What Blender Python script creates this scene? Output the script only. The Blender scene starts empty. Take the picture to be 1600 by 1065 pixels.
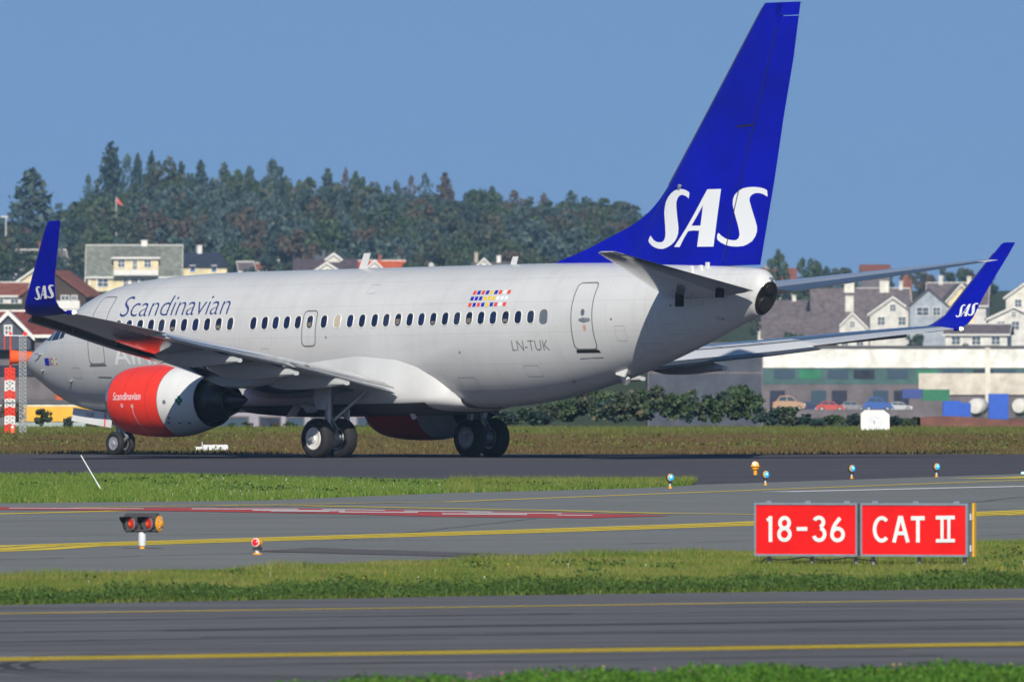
import bpy, bmesh, math, random
import numpy as np
from mathutils import Vector, Matrix
from mathutils.geometry import delaunay_2d_cdt

scene = bpy.context.scene
COL = scene.collection
R = math.radians
rng = np.random.default_rng(7)
random.seed(7)

# ------------------------------------------------------------------ camera
CAM_H = 3.897
cam_d = bpy.data.cameras.new('camera')
cam_d.sensor_fit = 'HORIZONTAL'
cam_d.sensor_width = 36.0
cam_d.lens = 630.0
cam_d.clip_start = 1.0
cam_d.clip_end = 30000.0
cam_d.dof.use_dof = True
cam_d.dof.focus_distance = 410.0
cam_d.dof.aperture_fstop = 8.5
cam = bpy.data.objects.new('camera', cam_d)
cam.location = (0, 0, CAM_H)
cam.rotation_euler = (R(90 - 0.0665), 0, 0)
COL.objects.link(cam)
scene.camera = cam

# ------------------------------------------------------------------ light
SUN_EL = 31.0
SUN_AZ = 2.0          # degrees the sun stands to the right of straight behind the camera
world = bpy.data.worlds.new('World')
scene.world = world
world.use_nodes = True
wn = world.node_tree
wn.nodes.clear()
w_out = wn.nodes.new('ShaderNodeOutputWorld')
w_bg = wn.nodes.new('ShaderNodeBackground')
w_sky = wn.nodes.new('ShaderNodeTexSky')
w_sky.sky_type = 'NISHITA'
w_sky.sun_disc = False
w_sky.sun_elevation = R(SUN_EL)
w_sky.sun_rotation = R(180 - SUN_AZ)
w_sky.altitude = 200.0
w_sky.air_density = 1.0
w_sky.dust_density = 0.3
w_sky.ozone_density = 2.0
w_tc = wn.nodes.new('ShaderNodeTexCoord')
w_map = wn.nodes.new('ShaderNodeMapping')
w_map.inputs['Location'].default_value = (0, 0, 0.36)
wn.links.new(w_tc.outputs['Generated'], w_map.inputs['Vector'])
wn.links.new(w_map.outputs['Vector'], w_sky.inputs['Vector'])
w_hs = wn.nodes.new('ShaderNodeHueSaturation')
w_hs.inputs['Saturation'].default_value = 1.09
wn.links.new(w_sky.outputs['Color'], w_hs.inputs['Color'])
wn.links.new(w_hs.outputs['Color'], w_bg.inputs['Color'])
wn.links.new(w_bg.outputs['Background'], w_out.inputs['Surface'])
w_bg.inputs['Strength'].default_value = 0.122

sun_d = bpy.data.lights.new('sun', 'SUN')
sun_d.energy = 5.0
sun_d.angle = R(0.53)
sun_d.color = (1.0, 0.93, 0.82)
sun = bpy.data.objects.new('sun', sun_d)
sdir = Vector((-math.sin(R(SUN_AZ)) * math.cos(R(SUN_EL)), math.cos(R(SUN_AZ)) * math.cos(R(SUN_EL)), -math.sin(R(SUN_EL))))
sun.rotation_euler = sdir.to_track_quat('-Z', 'Y').to_euler()
COL.objects.link(sun)

vs = scene.view_settings
vs.view_transform = 'Standard'
vs.look = 'None'
vs.exposure = 0.0
vs.gamma = 1.0
vs.use_curve_mapping = False
scene.cycles.max_bounces = 6
scene.cycles.volume_bounces = 0

# ------------------------------------------------------------------ helpers
def link(o):
    COL.objects.link(o)
    return o

def tag(o, label=None, cat=None, group=None, kind=None):
    if label: o['label'] = label
    if cat: o['category'] = cat
    if group: o['group'] = group
    if kind: o['kind'] = kind
    return o

def empty(name, loc=(0, 0, 0), rz=0.0):
    o = bpy.data.objects.new(name, None)
    o.empty_display_size = 0.3
    o.location = loc
    o.rotation_euler = (0, 0, rz)
    return link(o)

def mesh_obj(name, verts, faces, mat=None, parent=None, smooth=False, angle=None, recalc=True):
    me = bpy.data.meshes.new(name)
    me.from_pydata([tuple(v) for v in verts], [], [tuple(f) for f in faces])
    if recalc:
        bm = bmesh.new(); bm.from_mesh(me)
        bmesh.ops.recalc_face_normals(bm, faces=bm.faces)
        bm.to_mesh(me); bm.free()
    if smooth:
        me.shade_smooth() if hasattr(me, 'shade_smooth') else None
        if angle is not None:
            me.set_sharp_from_angle(angle=R(angle))
    if mat: me.materials.append(mat)
    o = bpy.data.objects.new(name, me)
    if parent: o.parent = parent
    return link(o)

def copy_tree(o, parent=None):
    c = o.copy()
    c.parent = parent
    COL.objects.link(c)
    for ch in list(o.children):
        copy_tree(ch, c)
    return c

class MB:
    """collects simple solids into one mesh"""
    def __init__(s): s.v = []; s.f = []
    def add(s, vs_, fs_):
        n = len(s.v); s.v += [tuple(p) for p in vs_]; s.f += [tuple(i + n for i in f) for f in fs_]; return s
    def box(s, x0, x1, y0, y1, z0, z1):
        return s.add([(x0,y0,z0),(x1,y0,z0),(x1,y1,z0),(x0,y1,z0),(x0,y0,z1),(x1,y0,z1),(x1,y1,z1),(x0,y1,z1)],
                     [(0,3,2,1),(4,5,6,7),(0,1,5,4),(1,2,6,5),(2,3,7,6),(3,0,4,7)])
    def tube(s, p0, p1, r0, r1=None, n=12, cap=True):
        r1 = r0 if r1 is None else r1
        p0 = Vector(p0); p1 = Vector(p1); d = (p1 - p0).normalized()
        u = d.cross(Vector((0, 0, 1)) if abs(d.z) < .9 else Vector((1, 0, 0))).normalized(); w = d.cross(u)
        vs_ = []
        for p, r in ((p0, r0), (p1, r1)):
            for k in range(n):
                a = 2 * math.pi * k / n
                vs_.append(p + u * (r * math.cos(a)) + w * (r * math.sin(a)))
        fs_ = [(k, (k + 1) % n, n + (k + 1) % n, n + k) for k in range(n)]
        if cap: fs_ += [tuple(range(n - 1, -1, -1)), tuple(range(n, 2 * n))]
        return s.add(vs_, fs_)
    def lathe(s, prof, axis_o, axis_d, n=24):
        """prof: list of (along, radius)"""
        o = Vector(axis_o); d = Vector(axis_d).normalized()
        u = d.cross(Vector((0, 0, 1)) if abs(d.z) < .9 else Vector((1, 0, 0))).normalized(); w = d.cross(u)
        vs_ = []; m = len(prof)
        for a_, r in prof:
            for k in range(n):
                a = 2 * math.pi * k / n
                vs_.append(o + d * a_ + u * (r * math.cos(a)) + w * (r * math.sin(a)))
        fs_ = [(i*n+k, i*n+(k+1)%n, (i+1)*n+(k+1)%n, (i+1)*n+k) for i in range(m-1) for k in range(n)]
        fs_ += [tuple(range(n-1, -1, -1)), tuple(range((m-1)*n, m*n))]
        return s.add(vs_, fs_)
    def prism(s, poly, d):
        """planar polygon (3d points) extruded by vector d"""
        n = len(poly); d = Vector(d)
        vs_ = [Vector(p) for p in poly] + [Vector(p) + d for p in poly]
        fs_ = [tuple(range(n)), tuple(range(2*n-1, n-1, -1))] + [(k, (k+1)%n, n+(k+1)%n, n+k) for k in range(n)]
        return s.add(vs_, fs_)
    def build(s, name, mat=None, parent=None, smooth=False, angle=35):
        return mesh_obj(name, s.v, s.f, mat, parent, smooth, angle if smooth else None)

# ------------------------------------------------------------------ materials
MATS = {}
def nodes_of(m):
    m.use_nodes = True
    nt = m.node_tree
    return nt, nt.nodes['Principled BSDF']

def mat(name, col, rough=0.5, metal=0.0, spec=0.5, coat=0.0, var=0.0, vscale=3.0, col2=None, bump=0.0, bscale=None, stretch=(1,1,1), emit=None, estr=0.0, detail=6.0, world_space=False):
    """plain procedural paint / metal / render with a noise variation"""
    if name in MATS: return MATS[name]
    m = bpy.data.materials.new(name); MATS[name] = m
    nt, b = nodes_of(m)
    b.inputs['Base Color'].default_value = (*col, 1)
    b.inputs['Roughness'].default_value = rough
    b.inputs['Metallic'].default_value = metal
    b.inputs['Specular IOR Level'].default_value = spec
    b.inputs['Coat Weight'].default_value = coat
    b.inputs['Coat Roughness'].default_value = 0.08
    if emit:
        b.inputs['Emission Color'].default_value = (*emit, 1)
        b.inputs['Emission Strength'].default_value = estr
    if var > 0 or col2 or bump > 0:
        if world_space:
            tc = nt.nodes.new('ShaderNodeNewGeometry'); src = tc.outputs['Position']
        else:
            tc = nt.nodes.new('ShaderNodeTexCoord'); src = tc.outputs['Object']
        mp = nt.nodes.new('ShaderNodeMapping'); mp.inputs['Scale'].default_value = stretch
        nt.links.new(src, mp.inputs['Vector'])
        nz = nt.nodes.new('ShaderNodeTexNoise')
        nz.inputs['Scale'].default_value = vscale
        nz.inputs['Detail'].default_value = detail
        nz.inputs['Roughness'].default_value = 0.6
        nt.links.new(mp.outputs['Vector'], nz.inputs['Vector'])
        if var > 0 or col2:
            rp = nt.nodes.new('ShaderNodeValToRGB')
            c2 = col2 if col2 else tuple(max(0, c * (1 - var)) for c in col)
            c1 = col if col2 else tuple(min(1, c * (1 + var * .6)) for c in col)
            rp.color_ramp.elements[0].position = 0.36; rp.color_ramp.elements[0].color = (*c2, 1)
            rp.color_ramp.elements[1].position = 0.64; rp.color_ramp.elements[1].color = (*c1, 1)
            nt.links.new(nz.outputs['Fac'], rp.inputs['Fac'])
            nt.links.new(rp.outputs['Color'], b.inputs['Base Color'])
        if bump > 0:
            n2 = nz
            if bscale:
                n2 = nt.nodes.new('ShaderNodeTexNoise'); n2.inputs['Scale'].default_value = bscale; n2.inputs['Detail'].default_value = 5
                nt.links.new(mp.outputs['Vector'], n2.inputs['Vector'])
            bp = nt.nodes.new('ShaderNodeBump'); bp.inputs['Strength'].default_value = bump; bp.inputs['Distance'].default_value = 0.05
            nt.links.new(n2.outputs['Fac'], bp.inputs['Height'])
            nt.links.new(bp.outputs['Normal'], b.inputs['Normal'])
    return m

def leaf_mat(name, cols, rough=0.6, trans=0.25, patch=0.0, pscale=0.3):
    """foliage: colour drawn per leaf island, with slow patches and some translucency"""
    if name in MATS: return MATS[name]
    m = bpy.data.materials.new(name); MATS[name] = m
    nt, b = nodes_of(m)
    g = nt.nodes.new('ShaderNodeNewGeometry')
    rp = nt.nodes.new('ShaderNodeValToRGB')
    e = rp.color_ramp.elements
    e[0].color = (*cols[0], 1); e[1].color = (*cols[-1], 1)
    for i, c in enumerate(cols[1:-1]):
        q = e.new((i + 1) / (len(cols) - 1)); q.color = (*c, 1)
    fac = g.outputs['Random Per Island']
    if patch > 0:
        nz = nt.nodes.new('ShaderNodeTexNoise'); nz.inputs['Scale'].default_value = pscale; nz.inputs['Detail'].default_value = 3
        nt.links.new(g.outputs['Position'], nz.inputs['Vector'])
        mr = nt.nodes.new('ShaderNodeMapRange'); mr.inputs[1].default_value = .3; mr.inputs[2].default_value = .7
        nt.links.new(nz.outputs['Fac'], mr.inputs[0])
        mx = nt.nodes.new('ShaderNodeMix'); mx.inputs[0].default_value = patch
        nt.links.new(fac, mx.inputs[2]); nt.links.new(mr.outputs[0], mx.inputs[3])
        fac = mx.outputs[0]
    nt.links.new(fac, rp.inputs['Fac'])
    nt.links.new(rp.outputs['Color'], b.inputs['Base Color'])
    b.inputs['Roughness'].default_value = rough
    b.inputs['Specular IOR Level'].default_value = 0.25
    if trans > 0:
        tr = nt.nodes.new('ShaderNodeBsdfTranslucent'); nt.links.new(rp.outputs['Color'], tr.inputs['Color'])
        ms = nt.nodes.new('ShaderNodeMixShader'); ms.inputs[0].default_value = trans
        nt.links.new(b.outputs[0], ms.inputs[1]); nt.links.new(tr.outputs[0], ms.inputs[2])
        nt.links.new(ms.outputs[0], nt.nodes['Material Output'].inputs['Surface'])
    return m
# ------------------------------------------------------------------ ground
def ground_z(x, y):
    """terrain: level airfield, a dip behind it, then the town slope and the wooded hill"""
    if y < 636: return 0.0
    s = lambda a, b, t: (lambda q: q * q * (3 - 2 * q))(min(1, max(0, (t - a) / (b - a))))
    cx = x / y * 17.5                   # -0.5 .. 0.5 across the view
    left = 1 - s(.14, .24, cx)
    z = -3.2 * s(640, 950, y) + 3.2 * s(1350, 1700, y)
    z += 7.5 * s(1450, 2250, y) * left + 8.5 * s(2450, 2800, y) * (1 - left)
    z += 9.5 * s(2300, 2680, y) * (1 - s(.10, .17, cx))
    z -= 22 * s(3100, 4200, y)
    return z

def sheet(name, poly, z, m, label=None, cat=None, kind='structure', parent=None):
    o = mesh_obj(name, [(x, y, z) for x, y in poly], [tuple(range(len(poly)))], m, parent, recalc=False)
    me = o.data
    if me.polygons[0].normal.z < 0: me.flip_normals()
    return tag(o, label, cat, None, kind)

def ground_mat(name, stops, scale, stretch, rough=0.95, bump=0.3, fine=40.0, finemix=0.35):
    m = bpy.data.materials.new(name)
    nt, b = nodes_of(m)
    g = nt.nodes.new('ShaderNodeNewGeometry')
    mp = nt.nodes.new('ShaderNodeMapping'); mp.inputs['Scale'].default_value = stretch
    nt.links.new(g.outputs['Position'], mp.inputs['Vector'])
    n1 = nt.nodes.new('ShaderNodeTexNoise'); n1.inputs['Scale'].default_value = scale; n1.inputs['Detail'].default_value = 8; n1.inputs['Roughness'].default_value = .62
    nt.links.new(mp.outputs['Vector'], n1.inputs['Vector'])
    n2 = nt.nodes.new('ShaderNodeTexNoise'); n2.inputs['Scale'].default_value = fine; n2.inputs['Detail'].default_value = 3
    nt.links.new(mp.outputs['Vector'], n2.inputs['Vector'])
    mx = nt.nodes.new('ShaderNodeMix'); mx.inputs[0].default_value = finemix
    nt.links.new(n1.outputs['Fac'], mx.inputs[2]); nt.links.new(n2.outputs['Fac'], mx.inputs[3])
    rp = nt.nodes.new('ShaderNodeValToRGB'); e = rp.color_ramp.elements
    e[0].position, e[0].color = stops[0][0], (*stops[0][1], 1)
    e[1].position, e[1].color = stops[-1][0], (*stops[-1][1], 1)
    for p, c in stops[1:-1]:
        q = e.new(p); q.color = (*c, 1)
    nt.links.new(mx.outputs[0], rp.inputs['Fac'])
    nt.links.new(rp.outputs['Color'], b.inputs['Base Color'])
    b.inputs['Roughness'].default_value = rough
    b.inputs['Specular IOR Level'].default_value = 0.15
    if bump:
        bp = nt.nodes.new('ShaderNodeBump'); bp.inputs['Strength'].default_value = bump; bp.inputs['Distance'].default_value = .02
        nt.links.new(n2.outputs['Fac'], bp.inputs['Height']); nt.links.new(bp.outputs['Normal'], b.inputs['Normal'])
    return m

M_turf = ground_mat('turf', [(.3, (.07, .095, .022)), (.55, (.11, .13, .03)), (.75, (.17, .15, .05))], .25, (1, .35, 1), bump=.5, fine=9)
M_dry = ground_mat('dry_turf', [(.3, (.055, .055, .016)), (.5, (.09, .066, .022)), (.68, (.13, .08, .03))], .3, (.5, .25, 1), bump=.5, fine=6)
M_slope = ground_mat('slope_turf', [(.3, (.03, .045, .012)), (.6, (.05, .065, .02)), (.8, (.08, .08, .03))], .02, (1, 1, 1), bump=0, fine=.4)
M_asph_near = ground_mat('worn_asphalt', [(.34, (.070, .070, .078)), (.5, (.125, .125, .133)), (.64, (.185, .184, .192))], .8, (.10, 1.5, 1), bump=.25, fine=45, finemix=.22)
M_asph_mid = ground_mat('grey_asphalt', [(.3, (.145, .155, .152)), (.5, (.18, .19, .186)), (.7, (.225, .234, .226))], .6, (.25, .6, 1), bump=.3, fine=30)
M_asph_run = ground_mat('runway_asphalt', [(.3, (.058, .057, .066)), (.5, (.076, .075, .085)), (.7, (.10, .099, .109))], .4, (.15, .7, 1), bump=.2, fine=30)
M_patch = ground_mat('dark_patch_asphalt', [(.3, (.095, .09, .097)), (.7, (.13, .124, .131))], .6, (.3, .8, 1), bump=.2, fine=30)
M_yellow = ground_mat('yellow_line_paint', [(.30, (.17, .15, .10)), (.38, (.55, .42, .06)), (.46, (.74, .55, .04)), (.7, (.84, .64, .06))], 1.4, (.5, 1, 1), rough=.7, bump=0, fine=14, finemix=.5)
M_redp = ground_mat('red_marking_paint', [(.3, (.30, .06, .055)), (.6, (.52, .07, .062))], 1.2, (.5, 1, 1), rough=.7, bump=0, fine=14, finemix=.5)
M_whitep = ground_mat('white_marking_paint', [(.3, (.50, .49, .49)), (.6, (.78, .77, .76))], 1.2, (.5, 1, 1), rough=.7, bump=0, fine=14, finemix=.5)

# one terrain sheet, camera to horizon
def build_ground():
    ys = [-60, 0, 100, 160, 250, 330, 420, 520, 600, 636] + list(np.linspace(660, 3400, 90)) + [3700, 4200, 5000, 6000]
    us = list(np.linspace(-1.2, 1.2, 49)); us = [-3, -2.5, -2, -1.5] + us + [1.5, 2, 2.5, 3]
    V = []; F = []
    for y in ys:
        for u in us:
            k = max(y, 400)
            x = u * k * 1600 / 28000 * .9
            if abs(u) > 1.2: x *= 4
            V.append((x, y, ground_z(x, y)))
    n = len(us)
    for i in range(len(ys) - 1):
        for j in range(n - 1):
            F.append((i*n+j, i*n+j+1, (i+1)*n+j+1, (i+1)*n+j))
    o = mesh_obj('ground', V, F, M_turf, None, smooth=True, recalc=False)
    o.data.materials.append(M_dry); o.data.materials.append(M_slope)
    for p in o.data.polygons:
        y = p.center.y
        p.material_index = 0 if y < 470 else (1 if y < 650 else 2)
    return tag(o, kind='structure')
build_ground()

def strip_poly(near, far):
    return list(near) + list(reversed(far))

# near taxiway (bottom of the picture)
near_edge = [(-60, 152), (-6, 174), (-1.6, 187), (0, 191.4), (2.09, 194.6), (5.6, 195.8), (14, 203), (60, 241)]
far_edge = [(-60, 181), (-14, 236.5), (-7.01, 245.2), (0, 253.8), (7.44, 260.4), (16, 268), (60, 307)]
sheet('near_taxiway', strip_poly(near_edge, far_edge), .004, M_asph_near)
# middle taxiway, between the grass strips
mid_near = [(-60, 197), (-14, 257), (-7.75, 269.5), (-4.0, 278.5), (-2.45, 284.5), (0, 292), (4.0, 299.5), (9.0, 312.5), (16, 330), (60, 434)]
mid_far = [(-60, 330), (-20, 373), (-10.9, 381.5), (-5.53, 387), (-1.44, 404.1), (2.9, 415.5), (3.9, 420.5), (4.35, 424.3), (13, 456), (22, 480), (60, 500)]
sheet('middle_taxiway', strip_poly(mid_near, mid_far), .004, M_asph_mid)
# runway
run_near = [(-70, 506), (-26, 458), (-13.0, 449), (-8.1, 447), (-3.1, 431), (1.5, 426.5), (3.9, 423.5), (4.35, 424.3), (13, 455), (22, 479), (60, 499)]
run_far = [(-120, 530), (-30, 522.5), (0, 521), (30, 521), (60, 522), (120, 530)]
sheet('runway', strip_poly(run_near, run_far), .008, M_asph_run)
# darker repair strip crossing the middle taxiway
sheet('asphalt_patch', [(-4.4, 302), (-.2, 293.6), (.6, 296.5), (-3.4, 306.5)], .012, M_patch)

def line(name, pts, w, z=.010, m=None, label='x', offs=(0,)):
    """painted stripe(s) along a polyline; w is the painted width, offs the stripe offsets"""
    V = []; F = []
    for off in offs:
        n0 = len(V)
        for i, p in enumerate(pts):
            a = Vector(pts[max(i-1, 0)]); b = Vector(pts[min(i+1, len(pts)-1)])
            d = (b - a).normalized(); nrm = Vector((-d.y, d.x))
            for s in (-.5, .5):
                q = Vector(p) + nrm * (off + s * w); V.append((q.x, q.y, z))
        for i in range(len(pts) - 1):
            F.append((n0+2*i, n0+2*i+2, n0+2*i+3, n0+2*i+1))
    o = mesh_obj(name, V, F, m or M_yellow, None, recalc=True)
    return tag(o, None, None, None, 'structure')

def pl(p0, p1, n=24, wob=0.0):
    return [(p0[0] + (p1[0]-p0[0])*t + 0, p0[1] + (p1[1]-p0[1])*t + wob*(random.random()-.5)) for t in [i/(n-1) for i in range(n)]]

line('taxiway_centre_line', pl((-18, 196), (18, 225.2), 30, .10), .36, .010, offs=(-.60, 0, .60))
line('taxiway_edge_line', pl((-20, 226), (20, 261.5), 30, .1), .34, .010)
line('taxiway_guide_line', pl((-24, 260), (-8.73, 304.2), 12, .2) + [(-8.0, 309), (0, 329.7), (4.66, 343.1), (10.4, 363.7), (20, 396)], .52, .010, offs=(-.74, .0, .74))
line('taxiway_lead_line', [(-18, 340), (-10.3, 360.1), (-8.0, 366.2)], .6, .010)
line('taxiway_lead_line', [(-6.7, 376.5), (-4.5, 376), (-2.1, 371.5), (.78, 366.5), (3.17, 360.5), (4.87, 358.9), (9.3, 357.8), (14, 357)], .55, .014)
line('taxiway_side_line', [(-20, 345), (-10.5, 369.5), (-6.72, 376.3), (-1.37, 384), (5.88, 411.8), (12.47, 436.5), (20, 464)], .30, .010)
line('runway_exit_line', [(11.3, 440.5), (12.6, 443), (14.6, 452)], 1.2, .012)
line('taxiway_side_line', [(6, 406), (14.2, 425), (18, 434)], .8, .012, m=M_whitep)

# painted holding-position panel: red ground with white figures
red_poly = [(-14, 374), (-9, 371.8), (-5.32, 371.6), (-2.1, 367), (.78, 362.5), (3.17, 356.8), (1.5, 352.2), (-1.27, 354.9), (-4.13, 361.3), (-7.87, 366.8), (-10.5, 368), (-14, 370)]
sheet('painted_holding_panel', red_poly, .012, M_redp)
def painted_figures():
    mb = MB()
    z = .016
    strokes = [((-10.4, 370.6), (-7.6, 369.6), 1.0), ((-6.6, 369.2), (-4.4, 368.6), 1.3), ((-5.3, 366.4), (-3.4, 365.2), 1.5), ((-3.9, 368.2), (-2.6, 366.2), 1.1), ((-3.5, 363.0), (-1.9, 362.2), 1.6),
               ((-2.2, 364.9), (-.4, 362.9), 1.2), ((-1.4, 359.3), (.3, 358.2), 1.7), ((-.9, 361.3), (1.0, 359.8), 1.1), ((.9, 357.0), (1.6, 356.4), 1.2), ((-4.9, 364.3), (-3.7, 363.6), 1.0)]
    for k, (a, b, w) in enumerate(strokes):
        zz = z + .0006 * k
        mb.add([(a[0], a[1]-w/2, zz), (b[0], b[1]-w/2, zz), (b[0], b[1]+w/2, zz), (a[0], a[1]+w/2, zz)], [(0, 1, 2, 3)])
    tag(mb.build('painted_figures', M_whitep), kind='structure')
painted_figures()

# tyre scrub marks curling over the near taxiway
M_rubber = mat('tyre_scrub', (.062, .061, .066), rough=.9, spec=.2, var=.4, vscale=2.0)
def scrub(pts, w): line('tyre_mark', pts, w, .0075, M_rubber)
for k, (r, w) in enumerate(((1.0, .10), (1.35, .13), (1.75, .10))):
    pts = []
    for i in range(30):
        a = R(95 + i * 6.0)
        pts.append((-4.35 + (.55 + .62 * r) * math.cos(a) * 1.0, 202.8 + (1.5 + 3.1 * r) * math.sin(a)))
    pts += [(pts[-1][0] + .6 * j, pts[-1][1] - .55 * j) for j in range(1, 6)]
    scrub(pts, w)
scrub([(-8, 204.5), (-5, 207.4), (-2, 208.6), (3, 211.9), (9, 216)], .22)
scrub([(-9, 214), (-4, 219), (2, 223.5), (9, 229)], .35)
scrub([(-9, 221), (-3, 226.5), (4, 232), (10, 236)], .30)
scrub([(-8, 200.5), (-3.5, 203.2), (0, 204.5), (5, 208.4)], .2)

# sealed cracks wandering over the pavements
M_seal = mat('crack_sealant', (.045, .045, .05), rough=.7, var=.3, vscale=1.5)
def crack(p0, p1, w, z, n=26, wob=.5):
    pts = []
    for i in range(n):
        t = i/(n-1); pts.append((p0[0]+(p1[0]-p0[0])*t+random.uniform(-1, 1)*wob*.12, p0[1]+(p1[1]-p0[1])*t+random.uniform(-1, 1)*wob))
    line('sealed_crack', pts, w, z, M_seal)
for a, b, w, wob in (((-16, 318), (15, 341), .10, .6), ((-12, 345), (14, 372), .10, .7), ((-9, 290), (-1, 306), .07, .4), ((2, 312), (12, 331), .08, .5), ((-3, 318), (.5, 352), .05, .3), ((6, 350), (13, 410), .08, .6), ((-14, 352), (0, 388), .09, .6)):
    crack(a, b, w, .0075, wob=wob)
for a, b, w, wob in (((-14, 222), (14, 246), .07, .35), ((-13, 205), (3, 218), .06, .3), ((-2, 196), (10, 206), .05, .25), ((-10, 232), (12, 251), .06, .3)):
    crack(a, b, w, .0072, wob=wob)
for k in range(9):
    y0 = 197+k*5.6+random.uniform(-1.5, 1.5); x0 = random.uniform(-9, -2); L = random.uniform(6, 14)
    scrub([(x0+L*t, y0+L*t*.80+random.uniform(-.15, .15)) for t in [i/10 for i in range(11)]], random.uniform(.10, .30))
# ------------------------------------------------------------------ airliner
# body frame: x metres aft of the nose tip, y to port, z above the ground line under the main gear
PITCH, BANK, HEAD = .0155, .01386, .8515
_c, _s = math.cos(HEAD), math.sin(HEAD)
ax_aft = Vector((_c, -_s, PITCH)).normalized()
ax_stb = Vector((_s, _c, -BANK)); ax_stb = (ax_stb - ax_aft * ax_stb.dot(ax_aft)).normalized()
ax_up = ax_aft.cross(ax_stb)
plane = empty('airliner')
plane.matrix_world = Matrix(((ax_aft.x, ax_stb.x, ax_up.x, -3.016), (ax_aft.y, ax_stb.y, ax_up.y, 508.836), (ax_aft.z, ax_stb.z, ax_up.z, 0), (0, 0, 0, 1)))
tag(plane, 'large silver and white jet airliner with blue tail and red engines on the runway', 'airplane')
XM = 16.59
def B(x, y, z): return (x - XM, -y, z)
def gz(x, y): return -((x - XM) * PITCH + y * BANK)      # body z of the real ground under (x, y)

M_skin = mat('silver_white_paint', (.60, .612, .612), rough=.30, spec=.5, coat=.15, var=.05, vscale=.8, stretch=(.6, 1, 1))
M_white = mat('white_paint', (.70, .71, .70), rough=.32, coat=.2, var=.05, vscale=1.2)
M_belly = mat('belly_fairing_paint', (.585, .595, .593), rough=.36, coat=.1, var=.06, vscale=.9)
M_blue = mat('royal_blue_paint', (.001, .004, .37), rough=.38, spec=.18, coat=.06, var=.20, vscale=.45)
M_red = mat('engine_red_paint', (.86, .046, .024), rough=.34, spec=.3, coat=.1, var=.06, vscale=1.0)
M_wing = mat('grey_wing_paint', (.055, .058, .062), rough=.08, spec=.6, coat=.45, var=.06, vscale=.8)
M_tailp = mat('tailplane_grey', (.46, .47, .48), rough=.12, spec=.6, coat=.6, var=.05, vscale=.8)
M_wingtop = mat('wing_panel_grey', (.58, .60, .62), rough=.3, coat=.2, var=.06, vscale=.8)
M_fair = mat('pale_grey_fairing', (.50, .52, .52), rough=.3, coat=.2, var=.05)
M_metal = mat('polished_metal', (.62, .63, .65), rough=.22, metal=.9, var=.08)
M_steel = mat('gear_steel', (.38, .40, .42), rough=.4, metal=.6, var=.2, vscale=6)
M_dark = mat('dark_engine_metal', (.06, .055, .05), rough=.32, metal=.7, var=.25, vscale=5)
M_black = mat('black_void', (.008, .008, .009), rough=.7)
M_tyre = mat('tyre_rubber', (.022, .022, .024), rough=.75, spec=.3, var=.2, vscale=8)
M_hub = mat('wheel_hub_white', (.72, .71, .68), rough=.45, var=.08, vscale=9)
M_hubg = mat('wheel_hub_alloy', (.50, .51, .53), rough=.35, metal=.5, var=.2, vscale=9)
M_glass = mat('cabin_window_glass', (.006, .012, .045), rough=.08, spec=.6, coat=.5)
M_glass2 = mat('cabin_window_glass_pale', (.022, .03, .07), rough=.12, spec=.6, coat=.4); M_glass3 = mat('cabin_window_glass_blue', (.010, .02, .08), rough=.1, spec=.6, coat=.4)
M_winframe = mat('window_frame', (.70, .69, .63), rough=.4)
M_greyplug = mat('blanked_window_grey', (.12, .15, .18), rough=.5)
M_line = mat('door_seam_grey', (.16, .165, .17), rough=.6)
M_seamf = mat('faint_panel_seam', (.36, .365, .37), rough=.5)
M_titles = mat('navy_title_paint', (.025, .05, .19), rough=.4)
M_titlew = mat('white_title_paint', (.80, .83, .84), rough=.35)
M_reg = mat('registration_grey', (.20, .21, .21), rough=.5)
M_flagr = mat('flag_red', (.75, .07, .05), rough=.4); M_flagb = mat('flag_blue', (.012, .02, .42), rough=.4)
M_flagy = mat('flag_yellow', (.80, .58, .03), rough=.4); M_green = mat('leaf_emblem_green', (.0, .16, .09), rough=.5)

FX=[.38,.417,.492,.661,.942,1.27,1.719,2.253,2.815,3.471,4.595,6,8,10,20,21.2,22.5,23.9,25.25,26.6,27.95,29.3,30.6,31.75]
FT=[2.72,2.847,2.973,3.147,3.361,3.544,3.754,4.043,4.425,4.809,5.118,5.27,5.36,5.39,5.40,5.40,5.40,5.39,5.37,5.34,5.30,5.25,5.18,5.09]
FB=[2.66,2.608,2.524,2.423,2.299,2.127,1.862,1.63,1.505,1.437,1.388,1.36,1.36,1.36,1.36,1.39,1.49,1.68,1.94,2.26,2.63,3.04,3.48,3.83]
FW=[.03,.32,.49,.742,.966,1.129,1.281,1.421,1.545,1.667,1.80,1.87,1.88,1.88,1.88,1.87,1.82,1.72,1.58,1.40,1.18,.93,.68,.47]
FC=[2.69,2.72,2.737,2.782,2.861,2.946,3.049,3.146,3.226,3.303,3.398,3.45,3.45,3.45,3.45,3.46,3.52,3.62,3.76,3.91,4.07,4.22,4.38,4.46]
def hermite(xs, ys, x):
    n = len(xs)
    if x <= xs[0]: return ys[0]
    if x >= xs[-1]: return ys[-1]
    i = 0
    while xs[i+1] < x: i += 1
    def d(k):
        if k == 0: return (ys[1]-ys[0])/(xs[1]-xs[0])
        if k == n-1: return (ys[-1]-ys[-2])/(xs[-1]-xs[-2])
        a = (ys[k]-ys[k-1])/(xs[k]-xs[k-1]); b = (ys[k+1]-ys[k])/(xs[k+1]-xs[k])
        return 0 if a*b <= 0 else 2*a*b/(a+b)
    h = xs[i+1]-xs[i]; t = (x-xs[i])/h
    return (2*t**3-3*t*t+1)*ys[i]+(t**3-2*t*t+t)*h*d(i)+(-2*t**3+3*t*t)*ys[i+1]+(t**3-t*t)*h*d(i+1)
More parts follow.
